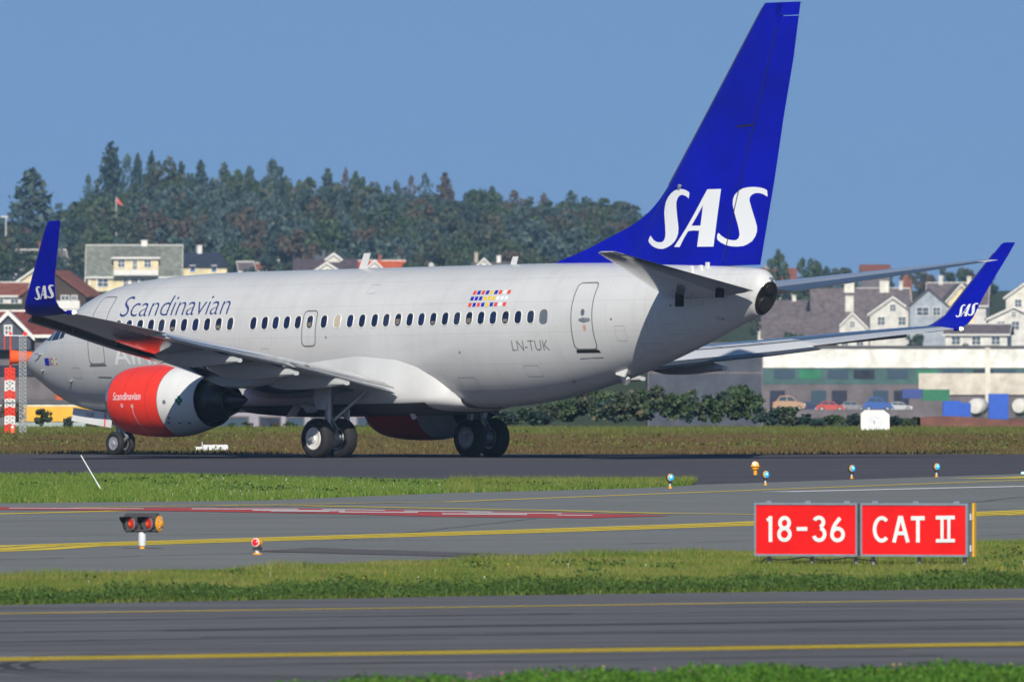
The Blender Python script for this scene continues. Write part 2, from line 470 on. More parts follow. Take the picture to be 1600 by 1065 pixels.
def fsec(x): return hermite(FX,FT,x), hermite(FX,FB,x), hermite(FX,FW,x), hermite(FX,FC,x)
def fy(x, z):
    t, b, w, c = fsec(x)
    h = (t-c) if z >= c else (c-b)
    return w*math.sqrt(max(0, 1-((z-c)/h)**2))
def fnorm(x, z):
    e = .01
    dy_dx = (fy(x+e, z)-fy(x-e, z))/(2*e); dy_dz = (fy(x, z+e)-fy(x, z-e))/(2*e)
    n = Vector((-dy_dx, 1, -dy_dz)); return n.normalized()
def on_skin(x, z, off=.004):
    n = fnorm(x, z)
    return B(x+n.x*off, fy(x, z)+n.y*off, z+n.z*off)

NSEC = 96
def loft(rings, cap0=True, cap1=True):
    n = len(rings[0]); V = [p for r in rings for p in r]; F = []
    for i in range(len(rings)-1):
        for k in range(n):
            F.append((i*n+k, i*n+(k+1)%n, (i+1)*n+(k+1)%n, (i+1)*n+k))
    if cap0: F.append(tuple(range(n-1, -1, -1)))
    if cap1: F.append(tuple(range((len(rings)-1)*n, len(rings)*n)))
    return V, F

def ring(x, tiltx=0.0):
    t, b, w, c = fsec(x); r = []
    for k in range(NSEC):
        a = 2*math.pi*k/NSEC
        sy, cz = math.sin(a), math.cos(a)
        z = c+(t-c)*cz if cz >= 0 else c+(c-b)*cz
        r.append(B(x+tiltx*(z-c), w*sy, z))
    return r
def ring_yz(x):
    t, b, w, c = fsec(x)
    return [(w*math.sin(2*math.pi*k/NSEC), c+((t-c) if math.cos(2*math.pi*k/NSEC) >= 0 else (c-b))*math.cos(2*math.pi*k/NSEC)) for k in range(NSEC)]
def build_fuselage():
    xs = [.38+.002,.388,.40,.417,.44,.47,.51,.56,.62,.7,.8,.92,1.06,1.22,1.4,1.6,1.8,2,2.3,2.65,3,3.4,3.8,4.3,4.8,5.4,6] + list(np.arange(6.6, 20, .6)) + list(np.arange(20, 31.6, .25))
    rings = [ring(float(x)) for x in xs]
    # tail cone end: rounded shoulder closing on a slanting aft face
    base = [rr for rr in ring_yz(31.55)]
    for t in (.45, .7, .85, .94, 1.0):
        e = t**2.6; r = []
        for k, (y0, z0) in enumerate(base):
            a = 2*math.pi*k/NSEC
            y1, z1 = .37*math.sin(a), 4.27+.46*math.cos(a)
            y = y0+(y1-y0)*e; z = z0+(z1-z0)*e
            xe = 31.66+(z1-3.82)*.46
            r.append(B(31.55+(xe-31.55)*t, y, z))
        rings.append(r)
    V, F = loft(rings)
    return mesh_obj('fuselage', V, F, M_skin, plane, smooth=True, angle=50)
fus = build_fuselage()

# faint skin panel seams drawn in the paint
def add_grime(m):
    """soot and weathering: thin streaks running down the skin and blown aft along the belly"""
    nt = m.node_tree; b = nt.nodes['Principled BSDF']; src = b.inputs['Base Color'].links[0].from_socket
    tc = nt.nodes.new('ShaderNodeTexCoord')
    def nz(sc, stretch, lo, hi):
        mp = nt.nodes.new('ShaderNodeMapping'); mp.inputs['Scale'].default_value = stretch; nt.links.new(tc.outputs['Object'], mp.inputs['Vector'])
        n = nt.nodes.new('ShaderNodeTexNoise'); n.inputs['Scale'].default_value = sc; n.inputs['Detail'].default_value = 5; nt.links.new(mp.outputs['Vector'], n.inputs['Vector'])
        r = nt.nodes.new('ShaderNodeMapRange'); r.inputs[1].default_value = lo; r.inputs[2].default_value = hi; nt.links.new(n.outputs['Fac'], r.inputs[0]); return r.outputs[0]
    a = nz(2.2, (1.6, .2, .22), .52, .75); c = nz(1.3, (.25, 1, 1.6), .55, .8)
    ad = nt.nodes.new('ShaderNodeMath'); ad.operation = 'ADD'; nt.links.new(a, ad.inputs[0]); nt.links.new(c, ad.inputs[1])
    mu = nt.nodes.new('ShaderNodeMath'); mu.operation = 'MULTIPLY'; mu.inputs[1].default_value = .10; nt.links.new(ad.outputs[0], mu.inputs[0])
    mix = nt.nodes.new('ShaderNodeMix'); mix.data_type = 'RGBA'; nt.links.new(mu.outputs[0], mix.inputs[0]); nt.links.new(src, mix.inputs[6]); mix.inputs[7].default_value = (.24, .235, .22, 1)
    nt.links.new(mix.outputs[2], b.inputs['Base Color'])
    rr = nt.nodes.new('ShaderNodeMapRange'); rr.inputs[3].default_value = .26; rr.inputs[4].default_value = .44; nt.links.new(c, rr.inputs[0]); nt.links.new(rr.outputs[0], b.inputs['Roughness'])
def add_panel_lines(m, xs, zs):
    nt = m.node_tree; b = nt.nodes['Principled BSDF']
    src = b.inputs['Base Color'].links[0].from_socket
    tc = nt.nodes.new('ShaderNodeTexCoord'); sp = nt.nodes.new('ShaderNodeSeparateXYZ')
    nt.links.new(tc.outputs['Object'], sp.inputs[0])
    acc = None
    for out, vals in (('X', xs), ('Z', zs)):
        for v in vals:
            cp = nt.nodes.new('ShaderNodeMath'); cp.operation = 'COMPARE'; cp.inputs[1].default_value = v; cp.inputs[2].default_value = .007
            nt.links.new(sp.outputs[out], cp.inputs[0])
            if acc is None: acc = cp.outputs[0]
            else:
                mx = nt.nodes.new('ShaderNodeMath'); mx.operation = 'MAXIMUM'
                nt.links.new(acc, mx.inputs[0]); nt.links.new(cp.outputs[0], mx.inputs[1]); acc = mx.outputs[0]
    mm = nt.nodes.new('ShaderNodeMath'); mm.operation = 'MULTIPLY'; mm.inputs[1].default_value = .20
    nt.links.new(acc, mm.inputs[0])
    mix = nt.nodes.new('ShaderNodeMix'); mix.data_type = 'RGBA'; mix.blend_type = 'MIX'
    nt.links.new(mm.outputs[0], mix.inputs[0]); nt.links.new(src, mix.inputs[6]); mix.inputs[7].default_value = (.16, .17, .18, 1)
    nt.links.new(mix.outputs[2], b.inputs['Base Color'])
add_panel_lines(M_skin, [v-XM for v in (.95, 3.6, 6.2, 8.9, 11.5, 12.9, 17.6, 20.05, 22.3, 24.6, 26.7, 28.1, 29.4, 30.4, 31.2)], [3.42, 4.28, 2.55, 4.95, 1.95])
add_grime(M_skin)

# ---- decals and thin surface pieces that lie on a curved skin
def cdt_mesh(polys, mapf, spacing, name, m, parent):
    V = []; F = []
    for poly in polys:
        pts = []
        n = len(poly)
        for i in range(n):
            a = Vector(poly[i]); b = Vector(poly[(i+1) % n]); L = (b-a).length; k = max(1, int(L/spacing+.5))
            for j in range(k): pts.append(a+(b-a)*(j/k))
        nb = len(pts)
        xs = [p.x for p in pts]; zs = [p.y for p in pts]
        gx = np.arange(min(xs)+spacing*.5, max(xs), spacing); gz_ = np.arange(min(zs)+spacing*.5, max(zs), spacing)
        inner = [Vector((float(x), float(z))) for x in gx for z in gz_]
        res = delaunay_2d_cdt(pts+inner, [], [list(range(nb))], 1, 1e-5)
        n0 = len(V)
        V += [mapf(v.x, v.y) for v in res[0]]
        F += [tuple(i+n0 for i in f) for f in res[2]]
    return mesh_obj(name, V, F, m, parent, smooth=True)

def ribbon(path, w, mapf, name, m, parent, closed=True):
    """flat seam of width w along a closed 2-d path laid on a surface"""
    n = len(path); V = []; F = []
    for i in range(n):
        a = Vector(path[(i-1) % n] if closed or i > 0 else path[i]); b = Vector(path[(i+1) % n] if closed or i < n-1 else path[i])
        d = (b-a).normalized(); nr = Vector((-d.y, d.x)); p = Vector(path[i])
        for s in (-.5, .5):
            q = p+nr*(w*s); V.append(mapf(q.x, q.y))
    for i in range(n if closed else n-1):
        j = (i+1) % n; F.append((2*i, 2*j, 2*j+1, 2*i+1))
    return mesh_obj(name, V, F, m, parent)

def rrect(cx, cz, w, h, r, k=5, sub=0):
    pts = []
    for sx, sz, a0 in ((1, 1, 0), (-1, 1, 90), (-1, -1, 180), (1, -1, 270)):
        for i in range(k+1):
            a = R(a0+90*i/k)
            pts.append((cx+sx*(w/2-r)+r*math.cos(a), cz+sz*(h/2-r)+r*math.sin(a)))
    if sub:
        out = []
        for i in range(len(pts)):
            a = Vector(pts[i]); b = Vector(pts[(i+1) % len(pts)]); q = max(1, int((b-a).length/sub))
            out += [tuple(a+(b-a)*(j/q)) for j in range(q)]
        pts = out
    return pts

skin = lambda o: (lambda x, z: on_skin(x, z, o))
# ---- cabin windows: raised frame ring with a pane set inside it
win_x = [6.03, 6.53, 7.03, 7.525, 8.0, 8.50, 9.0, 9.51, 10.026, 10.534, 11.048, 12.069, 12.569, 13.05, 13.538, 14.026, 14.548, 15.162, 15.743, 16.302, 16.821,
         17.368, 17.869, 18.378, 18.886, 19.385, 19.892, 20.406, 20.91, 21.417, 21.913, 22.406, 22.908, 23.408, 23.903, 24.403]
def window(i, x):
    z = 3.85
    n = 28
    out = rrect(x, z, .315, .42, .135, 6); inn = rrect(x, z, .25, .352, .11, 6)
    k = len(out); V = []; F = []
    for path, off in ((out, .001), (rrect(x, z, .295, .40, .128, 6), .014), (inn, .006)):
        V += [on_skin(px, pz, off) for px, pz in path]
    for r_ in range(2):
        for j in range(k): F.append((r_*k+j, r_*k+(j+1) % k, (r_+1)*k+(j+1) % k, (r_+1)*k+j))
    last = i == len(win_x)-1
    fr = mesh_obj('cabin_window', V, F, M_greyplug if last else M_winframe, plane, smooth=True, angle=60)
    pm = M_greyplug if last else (M_glass, M_glass2, M_glass, M_glass3)[(i*7+i//3) % 4]
    if i == 18: pm = mat('drawn_window_blind', (.50, .46, .36), rough=.5)
    kk = len(inn); mesh_obj('pane', [on_skin(px, pz, .0055) for px, pz in inn]+[on_skin(x+(px-x)*.5, z+(pz-z)*.5, .0055) for px, pz in inn]+[on_skin(x, z, .0055)], [(j, (j+1) % kk, kk+(j+1) % kk, kk+j) for j in range(kk)]+[(kk+j, kk+(j+1) % kk, 2*kk) for j in range(kk)], pm, fr)
for i, x in enumerate(win_x): window(i, x)
M_shade = mat('cabin_window_shade', (.20, .17, .15), rough=.5)
for i, hgt in ((9, .10), (16, .12), (23, .16), (26, .07), (29, .13), (32, .09), (5, .08)):
    cdt_mesh([[(win_x[i]-.085, 3.85-.13), (win_x[i]+.085, 3.85-.13), (win_x[i]+.085, 3.85-.13+hgt), (win_x[i]-.085, 3.85-.13+hgt)]], skin(.0075), .1, 'cabin_interior', M_shade, plane)

# ---- doors
def door(x0, x1, z0, z1, r, w=.035, name='cabin_door'):
    cx, cz = (x0+x1)/2, (z0+z1)/2
    path = rrect(cx, cz, x1-x0, z1-z0, r, 6, .1)
    d = cdt_mesh([rrect(cx, cz, x1-x0, z1-z0, r, 5)], skin(.005), .16, name, M_skin, plane)
    ribbon(path, w, skin(.010), 'door_seam', M_line, d)
    return d
d2 = door(25.45, 26.22, 2.93, 4.78, .13)
cdt_mesh([[(25.44, 2.835), (26.26, 2.835), (26.22, 2.915), (25.47, 2.915)]], skin(.012), .2, 'door_sill', M_black, d2)
mesh_obj('door_handle', [on_skin(x, z, o) for x, z, o in ((25.73, 3.72, .012), (25.93, 3.68, .03), (26.15, 3.71, .012), (26.15, 3.78, .012), (25.93, 3.81, .03), (25.73, 3.77, .012))], [(0, 1, 4, 5), (1, 2, 3, 4)], M_steel, d2)
mesh_obj('door_porthole', [on_skin(25.88+.075*math.cos(a), 3.955+.095*math.sin(a), .014) for a in np.linspace(0, 2*math.pi, 14)[:-1]], [tuple(range(13))], M_greyplug, d2)
mesh_obj('door_marking', [on_skin(25.93+.06*math.cos(a), 3.53+.08*math.sin(a), .012) for a in np.linspace(0, 2*math.pi, 14)[:-1]], [tuple(range(13))], mat('faded_red_marking', (.55, .30, .24)), d2)
ribbon([(25.46, 2.668), (26.25, 2.695)], .02, skin(.008), 'girt_slot', M_line, d2, closed=False)
d1 = door(4.68, 5.42, 2.80, 4.72, .13, .028)
cdt_mesh([[(4.64, 2.735), (5.46, 2.735), (5.40, 2.80), (4.70, 2.80)]], skin(.012), .2, 'door_sill', M_line, d1)
mesh_obj('door_porthole', [on_skin(5.10+.06*math.cos(a), 4.02+.08*math.sin(a), .014) for a in np.linspace(0, 2*math.pi, 14)[:-1]], [tuple(range(13))], M_greyplug, d1)
ribbon([(4.9, 2.42), (5.5, 2.40)], .03, skin(.008), 'girt_slot', M_line, d1, closed=False)
ex = door(14.245, 14.835, 3.17, 4.165, .14, .036, 'overwing_exit')
for px, pz in ((15.3, 3.40), (26.9, 3.75), (24.7, 2.05), (21.0, 2.9), (29.0, 4.1)):
    mesh_obj('vent_port', [on_skin(px+.035*math.cos(a), pz+.035*math.sin(a), .006) for a in np.linspace(0, 2*math.pi, 10)[:-1]], [tuple(range(9))], M_line, plane)
for px, pz, pw, ph in ((27.15, 3.35, .34, .42), (28.9, 3.45, .5, .30), (23.6, 2.35, .55, .30), (20.9, 2.0, .7, .4), (12.6, 3.0, .35, .25), (7.6, 2.35, .5, .35), (3.9, 2.55, .4, .3), (29.9, 4.25, .45, .28), (28.0, 2.95, .6, .22), (16.8, 4.75, .35, .25)):
    ribbon(rrect(px, pz, pw, ph, .04, 3, .15), .012, skin(.004), 'access_panel', M_seamf, plane)
for px, pz, ln in ((2.02, 3.121, .22), (2.05, 2.66, .2), (3.5, 2.34, .2)):
    n = fnorm(px, pz); p = Vector(on_skin(px, pz, 0)); q = Vector(on_skin(px, pz, .10))
    MB().tube(p, q, .035, .03).tube(q, q+Vector((-.13, 0, 0)), .02, .012).build('pitot_probe', M_steel, plane, True)

# ---- cockpit windows
def cockpit(poly): cdt_mesh([poly], skin(.006), .12, 'cockpit_window', M_glass, plane)
cockpit([(2.02, 3.52), (2.50, 3.50), (2.62, 3.86), (2.30, 3.93), (2.02, 3.80)])
cockpit([(2.58, 3.50), (3.02, 3.53), (3.12, 3.86), (2.70, 3.90)])
cockpit([(3.08, 3.53), (3.34, 3.58), (3.44, 3.84), (3.18, 3.86)])

# ---- lettering
def text_polys(txt, size, weight=0.0, space=1.0):
    cu = bpy.data.curves.new('lettering', 'FONT')
    cu.body = txt; cu.size = size; cu.offset = weight; cu.space_character = space; cu.resolution_u = 5
    ob = bpy.data.objects.new('lettering', cu); COL.objects.link(ob)
    bpy.context.view_layer.update()
    me = bpy.data.meshes.new_from_object(ob.evaluated_get(bpy.context.evaluated_depsgraph_get()))
    bm = bmesh.new(); bm.from_mesh(me)
    bpy.data.objects.remove(ob); bpy.data.curves.remove(cu); bpy.data.meshes.remove(me)
    bmesh.ops.remove_doubles(bm, verts=bm.verts, dist=1e-5)
    return bm
def lettering(txt, x0, x1, z0, z1, mapf, name, m, parent, weight=0.0, cuts=8, fit_h='A', slant=0.0):
    bm = text_polys(txt, 1.0, weight)
    xs = [v.co.x for v in bm.verts]; zs = [v.co.y for v in bm.verts]
    a, b = min(xs), max(xs); c, d = 0.0, max(zs)
    for v in bm.verts:
        v.co = Vector((x0+(v.co.x-a)/(b-a)*(x1-x0)+slant*(v.co.y-c), z0+(v.co.y-c)/(d-c)*(z1-z0), 0))
    for k in range(1, cuts):
        z = z0+(z1-z0)*k/cuts
        bmesh.ops.bisect_plane(bm, geom=bm.verts[:]+bm.edges[:]+bm.faces[:], plane_co=(0, z, 0), plane_no=(0, 1, 0))
    bmesh.ops.triangulate(bm, faces=bm.faces[:])
    V = [mapf(v.co.x, v.co.y) for v in bm.verts]; bm.verts.index_update()
    F = [tuple(v.index for v in f.verts) for f in bm.faces]
    bm.free()
    return mesh_obj(name, V, F, m, parent, smooth=True)
lettering('Scandinavian', 5.98, 10.82, 4.13, 4.72, skin(.006), 'title_lettering', M_titles, plane, weight=-.012)
lettering('Airlines', 5.82, 9.3, 2.75, 3.30, skin(.006), 'subtitle_lettering', M_titlew, plane, weight=.006)
lettering('LN-TUK', 23.13, 24.53, 2.915, 3.20, skin(.006), 'registration_lettering', M_reg, plane, weight=-.006)
lettering('TUK', 30.42, 30.66, 3.68, 3.76, skin(.006), 'tail_number', M_line, plane)
# flags in stripes
flag_rows = ['rbrbybrwr', 'bbbyyywww', 'rbrbybrwr']
fcol = {'r': M_flagr, 'b': M_flagb, 'y': M_flagy, 'w': M_titlew}
flag = cdt_mesh([[(21.255, 4.155), (22.905, 4.165), (22.905, 4.64), (21.235, 4.635)]], skin(.003), .15, 'flag_emblem', M_skin, plane)
for r_, z0 in enumerate((4.515, 4.348, 4.172)):
    for c_ in range(9):
        xa = 21.27+c_*.1785; z1 = z0+.112
        cdt_mesh([[(xa, z0), (xa+.13, z0), (xa+.125, z1), (xa-.005, z1)]], skin(.006), .1, 'flag_square', fcol[flag_rows[r_][c_]], flag)
nf = cdt_mesh([[(2.24, 2.80), (2.50, 2.78), (2.50, 3.0), (2.24, 3.0)]], skin(.006), .1, 'nose_emblem', M_flagb, plane)
for r_, z0 in enumerate((2.96, 2.885, 2.81)):
    for c_, k in enumerate(('r', 'b', 'y', 'w', 'r') if r_ != 1 else ('b', 'y', 'y', 'w', 'w')):
        xa = 2.54+c_*.09
        cdt_mesh([[(xa, z0-.01), (xa+.06, z0-.012), (xa+.06, z0+.035), (xa, z0+.037)]], skin(.006), .1, 'emblem_square', fcol[k], nf)
# outlines of the three tail letters, (x, z) on the fin
S1 = [(28.936, 7.253), (28.912, 7.085), (28.824, 7.15), (28.718, 7.183), (28.613, 7.199), (28.507, 7.18), (28.43, 7.111), (28.388, 7.007), (28.388, 6.889), (28.419, 6.725), (28.455, 6.536), (28.507, 6.278), (28.493, 6.114), (28.437, 5.998), (28.331, 5.883), (28.191, 5.803), (28.05, 5.747), (27.873, 5.708), (27.697, 5.712), (27.521, 5.752), (27.379, 5.807), (27.266, 5.879), (27.203, 5.927), (27.21, 5.986), (27.281, 6.095), (27.344, 6.042), (27.45, 5.958), (27.574, 5.909), (27.697, 5.89), (27.821, 5.897), (27.909, 5.949), (27.951, 6.03), (27.962, 6.124), (27.937, 6.336), (27.895, 6.548), (27.856, 6.736), (27.863, 6.877), (27.894, 7.017), (27.979, 7.144), (28.102, 7.247), (28.261, 7.326), (28.437, 7.362), (28.613, 7.36), (28.771, 7.331), (28.877, 7.289)]
AS = [(29.667, 7.331), (30.21, 7.332), (30.052, 6.552), (29.898, 5.736), (29.26, 5.743), (29.344, 6.187), (29.393, 6.326), (29.449, 6.61), (29.491, 6.895), (29.439, 7.044)]
AL = [(29.439, 7.044), (29.491, 6.895), (29.263, 6.602), (29.035, 6.331), (29.393, 6.326), (29.344, 6.187), (29.105, 6.198), (28.901, 6.181), (28.718, 5.969), (28.56, 5.742), (28.338, 5.756), (28.613, 6.041), (28.824, 6.272), (29.175, 6.698)]
S2 = [(31.955, 7.26), (31.973, 7.085), (31.903, 7.11), (31.781, 7.166), (31.642, 7.192), (31.502, 7.188), (31.38, 7.144), (31.304, 7.075), (31.293, 6.982), (31.345, 6.829), (31.415, 6.641), (31.492, 6.453), (31.555, 6.265), (31.548, 6.125), (31.492, 5.998), (31.363, 5.861), (31.188, 5.778), (31.031, 5.732), (30.822, 5.719), (30.577, 5.731), (30.367, 5.77), (30.192, 5.836), (30.07, 5.908), (30.034, 5.968), (30.045, 6.049), (30.094, 6.116), (30.192, 6.039), (30.332, 5.962), (30.489, 5.917), (30.647, 5.893), (30.769, 5.902), (30.857, 5.952), (30.898, 6.045), (30.885, 6.162), (30.822, 6.373), (30.734, 6.608), (30.682, 6.773), (30.654, 6.89), (30.664, 7.03), (30.734, 7.157), (30.874, 7.259), (31.049, 7.33), (31.241, 7.359), (31.485, 7.363), (31.694, 7.342), (31.851, 7.309)]
add_grime(M_white); add_grime(M_fair)
# ---- fin and rudder
FIN_LE = [(5.0, 21.6), (5.40, 22.97), (5.67, 24.03), (6.06, 25.25), (6.52, 26.55), (6.99, 27.3), (7.65, 27.96), (9.32, 29.29), (10.98, 30.62), (12.30, 31.68), (12.46, 31.84)]
FIN_TE = [(5.0, 31.57), (5.14, 31.61), (7.56, 32.22), (9.33, 32.61), (10.92, 33.01), (12.46, 33.30)]
HINGE = [(5.0, 30.15), (5.99, 30.45), (8.29, 31.20), (9.35, 31.57), (11.81, 32.42), (12.46, 32.65)]
def lin(tab, z):
    if z <= tab[0][0]: return tab[0][1]
    for (a, b), (c, d) in zip(tab, tab[1:]):
        if z <= c: return b+(d-b)*(z-a)/(c-a)
    return tab[-1][1]
def naca(s): s = min(1, max(0, s)); return 5*(.2969*math.sqrt(s)-.126*s-.3516*s*s+.2843*s**3-.1015*s**4)
def fin_le_x(z): return hermite([p[0] for p in FIN_LE], [p[1] for p in FIN_LE], z)
def fin_half(x, z):
    te = lin(FIN_TE, z); lem = 31.84-(12.46-z)*.80
    main = 0.0
    if x > lem: main = .098*(te-lem)*naca((x-lem)/(te-lem))+.004
    dors = .07*min(1, max(0, (x-fin_le_x(z))/1.2))**.5*min(1, max(0, (te-x)/3.0))
    return max(main, dors, .006) if x > fin_le_x(z)+1e-4 else .004
def fin_piece(name, z0, z1, fa, fb, n, nz, parent, m):
    rings = []
    for i in range(nz+1):
        z = z0+(z1-z0)*i/nz; a, b = fa(z), fb(z); top = []; bot = []
        for k in range(n+1):
            s = .5-.5*math.cos(math.pi*k/n); x = a+(b-a)*s; h = fin_half(x, z)
            top.append(B(x, h, z)); bot.append(B(x, -h, z))
        rings.append(top+bot[::-1])
    V, F = loft(rings)
    return mesh_obj(name, V, F, m, parent, smooth=True, angle=50)
fin = fin_piece('fin', 5.0, 12.46, lambda z: fin_le_x(z), lambda z: lin(HINGE, z), 36, 60, plane, M_blue)
fin_piece('fin_tip', 12.10, 12.46, lambda z: lin(HINGE, z)-.2, lambda z: lin(FIN_TE, z), 24, 6, fin, M_blue)
fin_piece('rudder', 5.20, 12.075, lambda z: lin(HINGE, z)+.03, lambda z: lin(FIN_TE, z), 14, 40, fin, M_blue)
fin_le = MB()
for za, zb in ((7.5, 9.3), (9.3, 11.0), (11.0, 12.3)):
    fin_le.tube(B(lin(FIN_LE, za)+.005, 0, za), B(lin(FIN_LE, zb)+.005, 0, zb), .022, .02, 8)
fin_le.build('leading_edge_strip', M_metal, fin, True)
finmap = lambda o: (lambda x, z: B(x, fin_half(x, z)+o, z))
for P in ([S1], [AS, AL], [S2]): cdt_mesh(P, finmap(.007), .12, 'tail_letter', M_titlew, fin)
hz = list(np.linspace(5.3, 11.8, 40))
ribbon([(lin(HINGE, z)+.015, z) for z in hz], .035, finmap(.010), 'hinge_seam', mat('hinge_seam', (.006, .008, .06), rough=.7), fin, closed=False)
ribbon([(30.85, 9.05), (31.5, 9.09)], .05, finmap(.012), 'fin_vent', M_black, fin, closed=False)
MB().tube(B(28.47, fin_half(28.5, 7.38), 7.37), B(28.55, fin_half(28.5, 7.38)+.05, 7.46), .05, .055, 10).build('fin_lamp', M_steel, fin, True)
for k, (xx, zz) in enumerate(((29.35, 5.20), (29.6, 5.22), (29.75, 5.30))):
    MB().box(xx-XM, xx+.10-XM, -.60+.12*k, -.53+.12*k, zz-.35, zz+.0).build('tail_fitting', M_white, plane)
for zz in (12.42, 12.05, 11.4):
    MB().tube(B(lin(FIN_TE, zz)-.02, 0, zz), B(lin(FIN_TE, zz)+.16, 0, zz), .008, .003, 6).build('static_wick', M_line, fin)

# ---- wings
# y, x leading edge, x trailing edge, z of chord, thickness ratio
WST = [(0.6, 11.05, 18.75, 1.92, .135), (1.9, 11.75, 18.50, 2.05, .135), (3.4, 13.05, 18.68, 2.24, .13), (4.83, 13.85, 18.88, 2.46, .125), (6.4, 14.52, 19.06, 2.68, .12),
       (8.0, 15.33, 19.40, 2.86, .115), (10.5, 16.63, 20.12, 3.10, .11), (12.2, 17.52, 20.62, 3.30, .105), (14.3, 18.62, 21.06, 3.56, .10), (15.6, 19.29, 21.38, 3.70, .10), (16.55, 19.80, 21.58, 3.80, .095)]
def wst(y):
    for a, b in zip(WST, WST[1:]):
        if y <= b[0]:
            t = (y-a[0])/(b[0]-a[0]); return [a[i]+(b[i]-a[i])*t for i in range(5)]
    return list(WST[-1])
def wing_sec(y, f0, f1, sgn, n=14, dz=0.0, rot=0.0, dx=0.0):
    _, le, te, z, t = wst(y); c = te-le; up = []; lo = []
    for k in range(n+1):
        q = k/n
        s = f0+(f1-f0)*(q*q if f0 == 0 else q)
        h = t*c*naca(s); cam_ = .012*c*math.sin(math.pi*s)
        zz = z+cam_+dz+rot*(s-f0)*c
        up.append(B(le+dx+s*c, sgn*y, zz+h)); lo.append(B(le+dx+s*c, sgn*y, zz-h*.92-.004))
    return up+lo[::-1]
def wing_piece(name, ys, f0, f1, sgn, parent, m, n=14, dz=0.0, rot=0.0, dx=0.0):
    V, F = loft([wing_sec(y, f0, f1, sgn, n, dz, rot, dx) for y in ys])
    return mesh_obj(name, V, F, m, parent, smooth=True, angle=40)
def winglet(sgn, parent):
    st = [(16.55, 3.80, 19.80, 21.58, .17), (16.80, 3.84, 19.95, 21.62, .15), (17.02, 3.95, 20.16, 21.66, .135), (17.18, 4.13, 20.40, 21.71, .125), (17.27, 4.36, 20.62, 21.78, .115), (17.40, 4.75, 20.93, 21.92, .105),
          (17.62, 5.45, 21.50, 22.30, .085), (17.80, 6.0, 21.95, 22.60, .07), (17.845, 6.16, 22.09, 22.68, .06), (17.87, 6.24, 22.16, 22.72, .05), (17.885, 6.29, 22.26, 22.73, .03)]
    rings = []
    for i, (y, z, le, te, t) in enumerate(st):
        a = st[max(i-1, 0)]; b = st[min(i+1, len(st)-1)]
        d = Vector((b[0]-a[0], b[1]-a[1])).normalized()
        nx = Vector((-d.y, d.x))            # inboard/up normal in (y, z)
        up = []; lo = []
        for k in range(13):
            s = (k/12)**1.5; h = t*naca(s)/.5*.5+.002
            up.append(B(le+s*(te-le), sgn*(y+nx.x*h), z+nx.y*h)); lo.append(B(le+s*(te-le), sgn*(y-nx.x*h), z-nx.y*h))
        rings.append(up+lo[::-1])
    V, F = loft(rings)
    w = mesh_obj('winglet', V, F, M_blue, parent, smooth=True, angle=50)
    # letters on the face turned to the camera (outer face to port, inner face to starboard)
    def wmap(x, z):
        y = 17.27+(z-4.36)*.33
        return B(x, sgn*y+(1 if sgn > 0 else 1)*.075, z)
    for P in ([S1], [AS, AL], [S2]):
        Q = []
        for poly in P:
            kx = .90 if sgn > 0 else .80
            Q.append([((20.93 if sgn > 0 else 21.02)+(x-27.2)*kx*(.90/4.1)+.0, 4.14+(z-5.71)*(.35/1.6)+(x-27.2)*.012) for x, z in poly])
        cdt_mesh(Q, wmap, .3, 'winglet_letter', M_titlew, w)
    # nav light housing at the trailing corner
    MB().tube(B(21.55, sgn*16.62, 3.80), B(21.80, sgn*16.62, 3.80), .07, .05, 10).build('light_housing', M_blue, w, True)
    MB().tube(B(21.80, sgn*16.62, 3.80), B(21.88, sgn*16.62, 3.80), .055, .03, 10).build('position_light', mat('position_lamp', (.9, .85, .7), rough=.2, emit=(1, .72, .38), estr=5.0), w, True)
    MB().tube(B(20.02, sgn*16.87, 3.80), B(20.55, sgn*17.10, 4.18), .03, .03, 8).tube(B(20.55, sgn*17.205, 4.28), B(21.93, sgn*17.785, 6.0), .024, .015, 8).build('leading_edge_strip', M_metal, w, True)
    return w
def canoe(y, xa, xb, sgn, parent, zc, depth, width, droop):
    """flap track fairing: pointed canoe hanging under the wing"""
    rings = []
    N = 18
    for i in range(N+1):
        t = i/N; x = xa+(xb-xa)*t
        e = math.sin(math.pi/2*min(1, t/.45))**.8 if t < .45 else 1.0
        k_ = 0 if t < .60 else (t-.60)/.40
        bot = zc-droop*t-depth*max(e, .03)+.10*k_
        top = zc-droop*t+.14*e; top = top+(bot+.11-top)*k_
        w_ = width*max(e, .05)**.7*(1-.62*k_)*.5
        zm = bot+(top-bot)*.62
        prof = [(-.55, bot), (.55, bot), (.92, bot+.22*(top-bot)), (1, zm), (.8, top-.05*(top-bot)), (.3, top), (-.3, top), (-.8, top-.05*(top-bot)), (-1, zm), (-.92, bot+.22*(top-bot))]
        rings.append([B(x, sgn*y+w_*yy, z) for yy, z in prof])
    V, F = loft(rings)
    return mesh_obj('flap_track_fairing', V, F, M_fair, parent, smooth=True, angle=35)
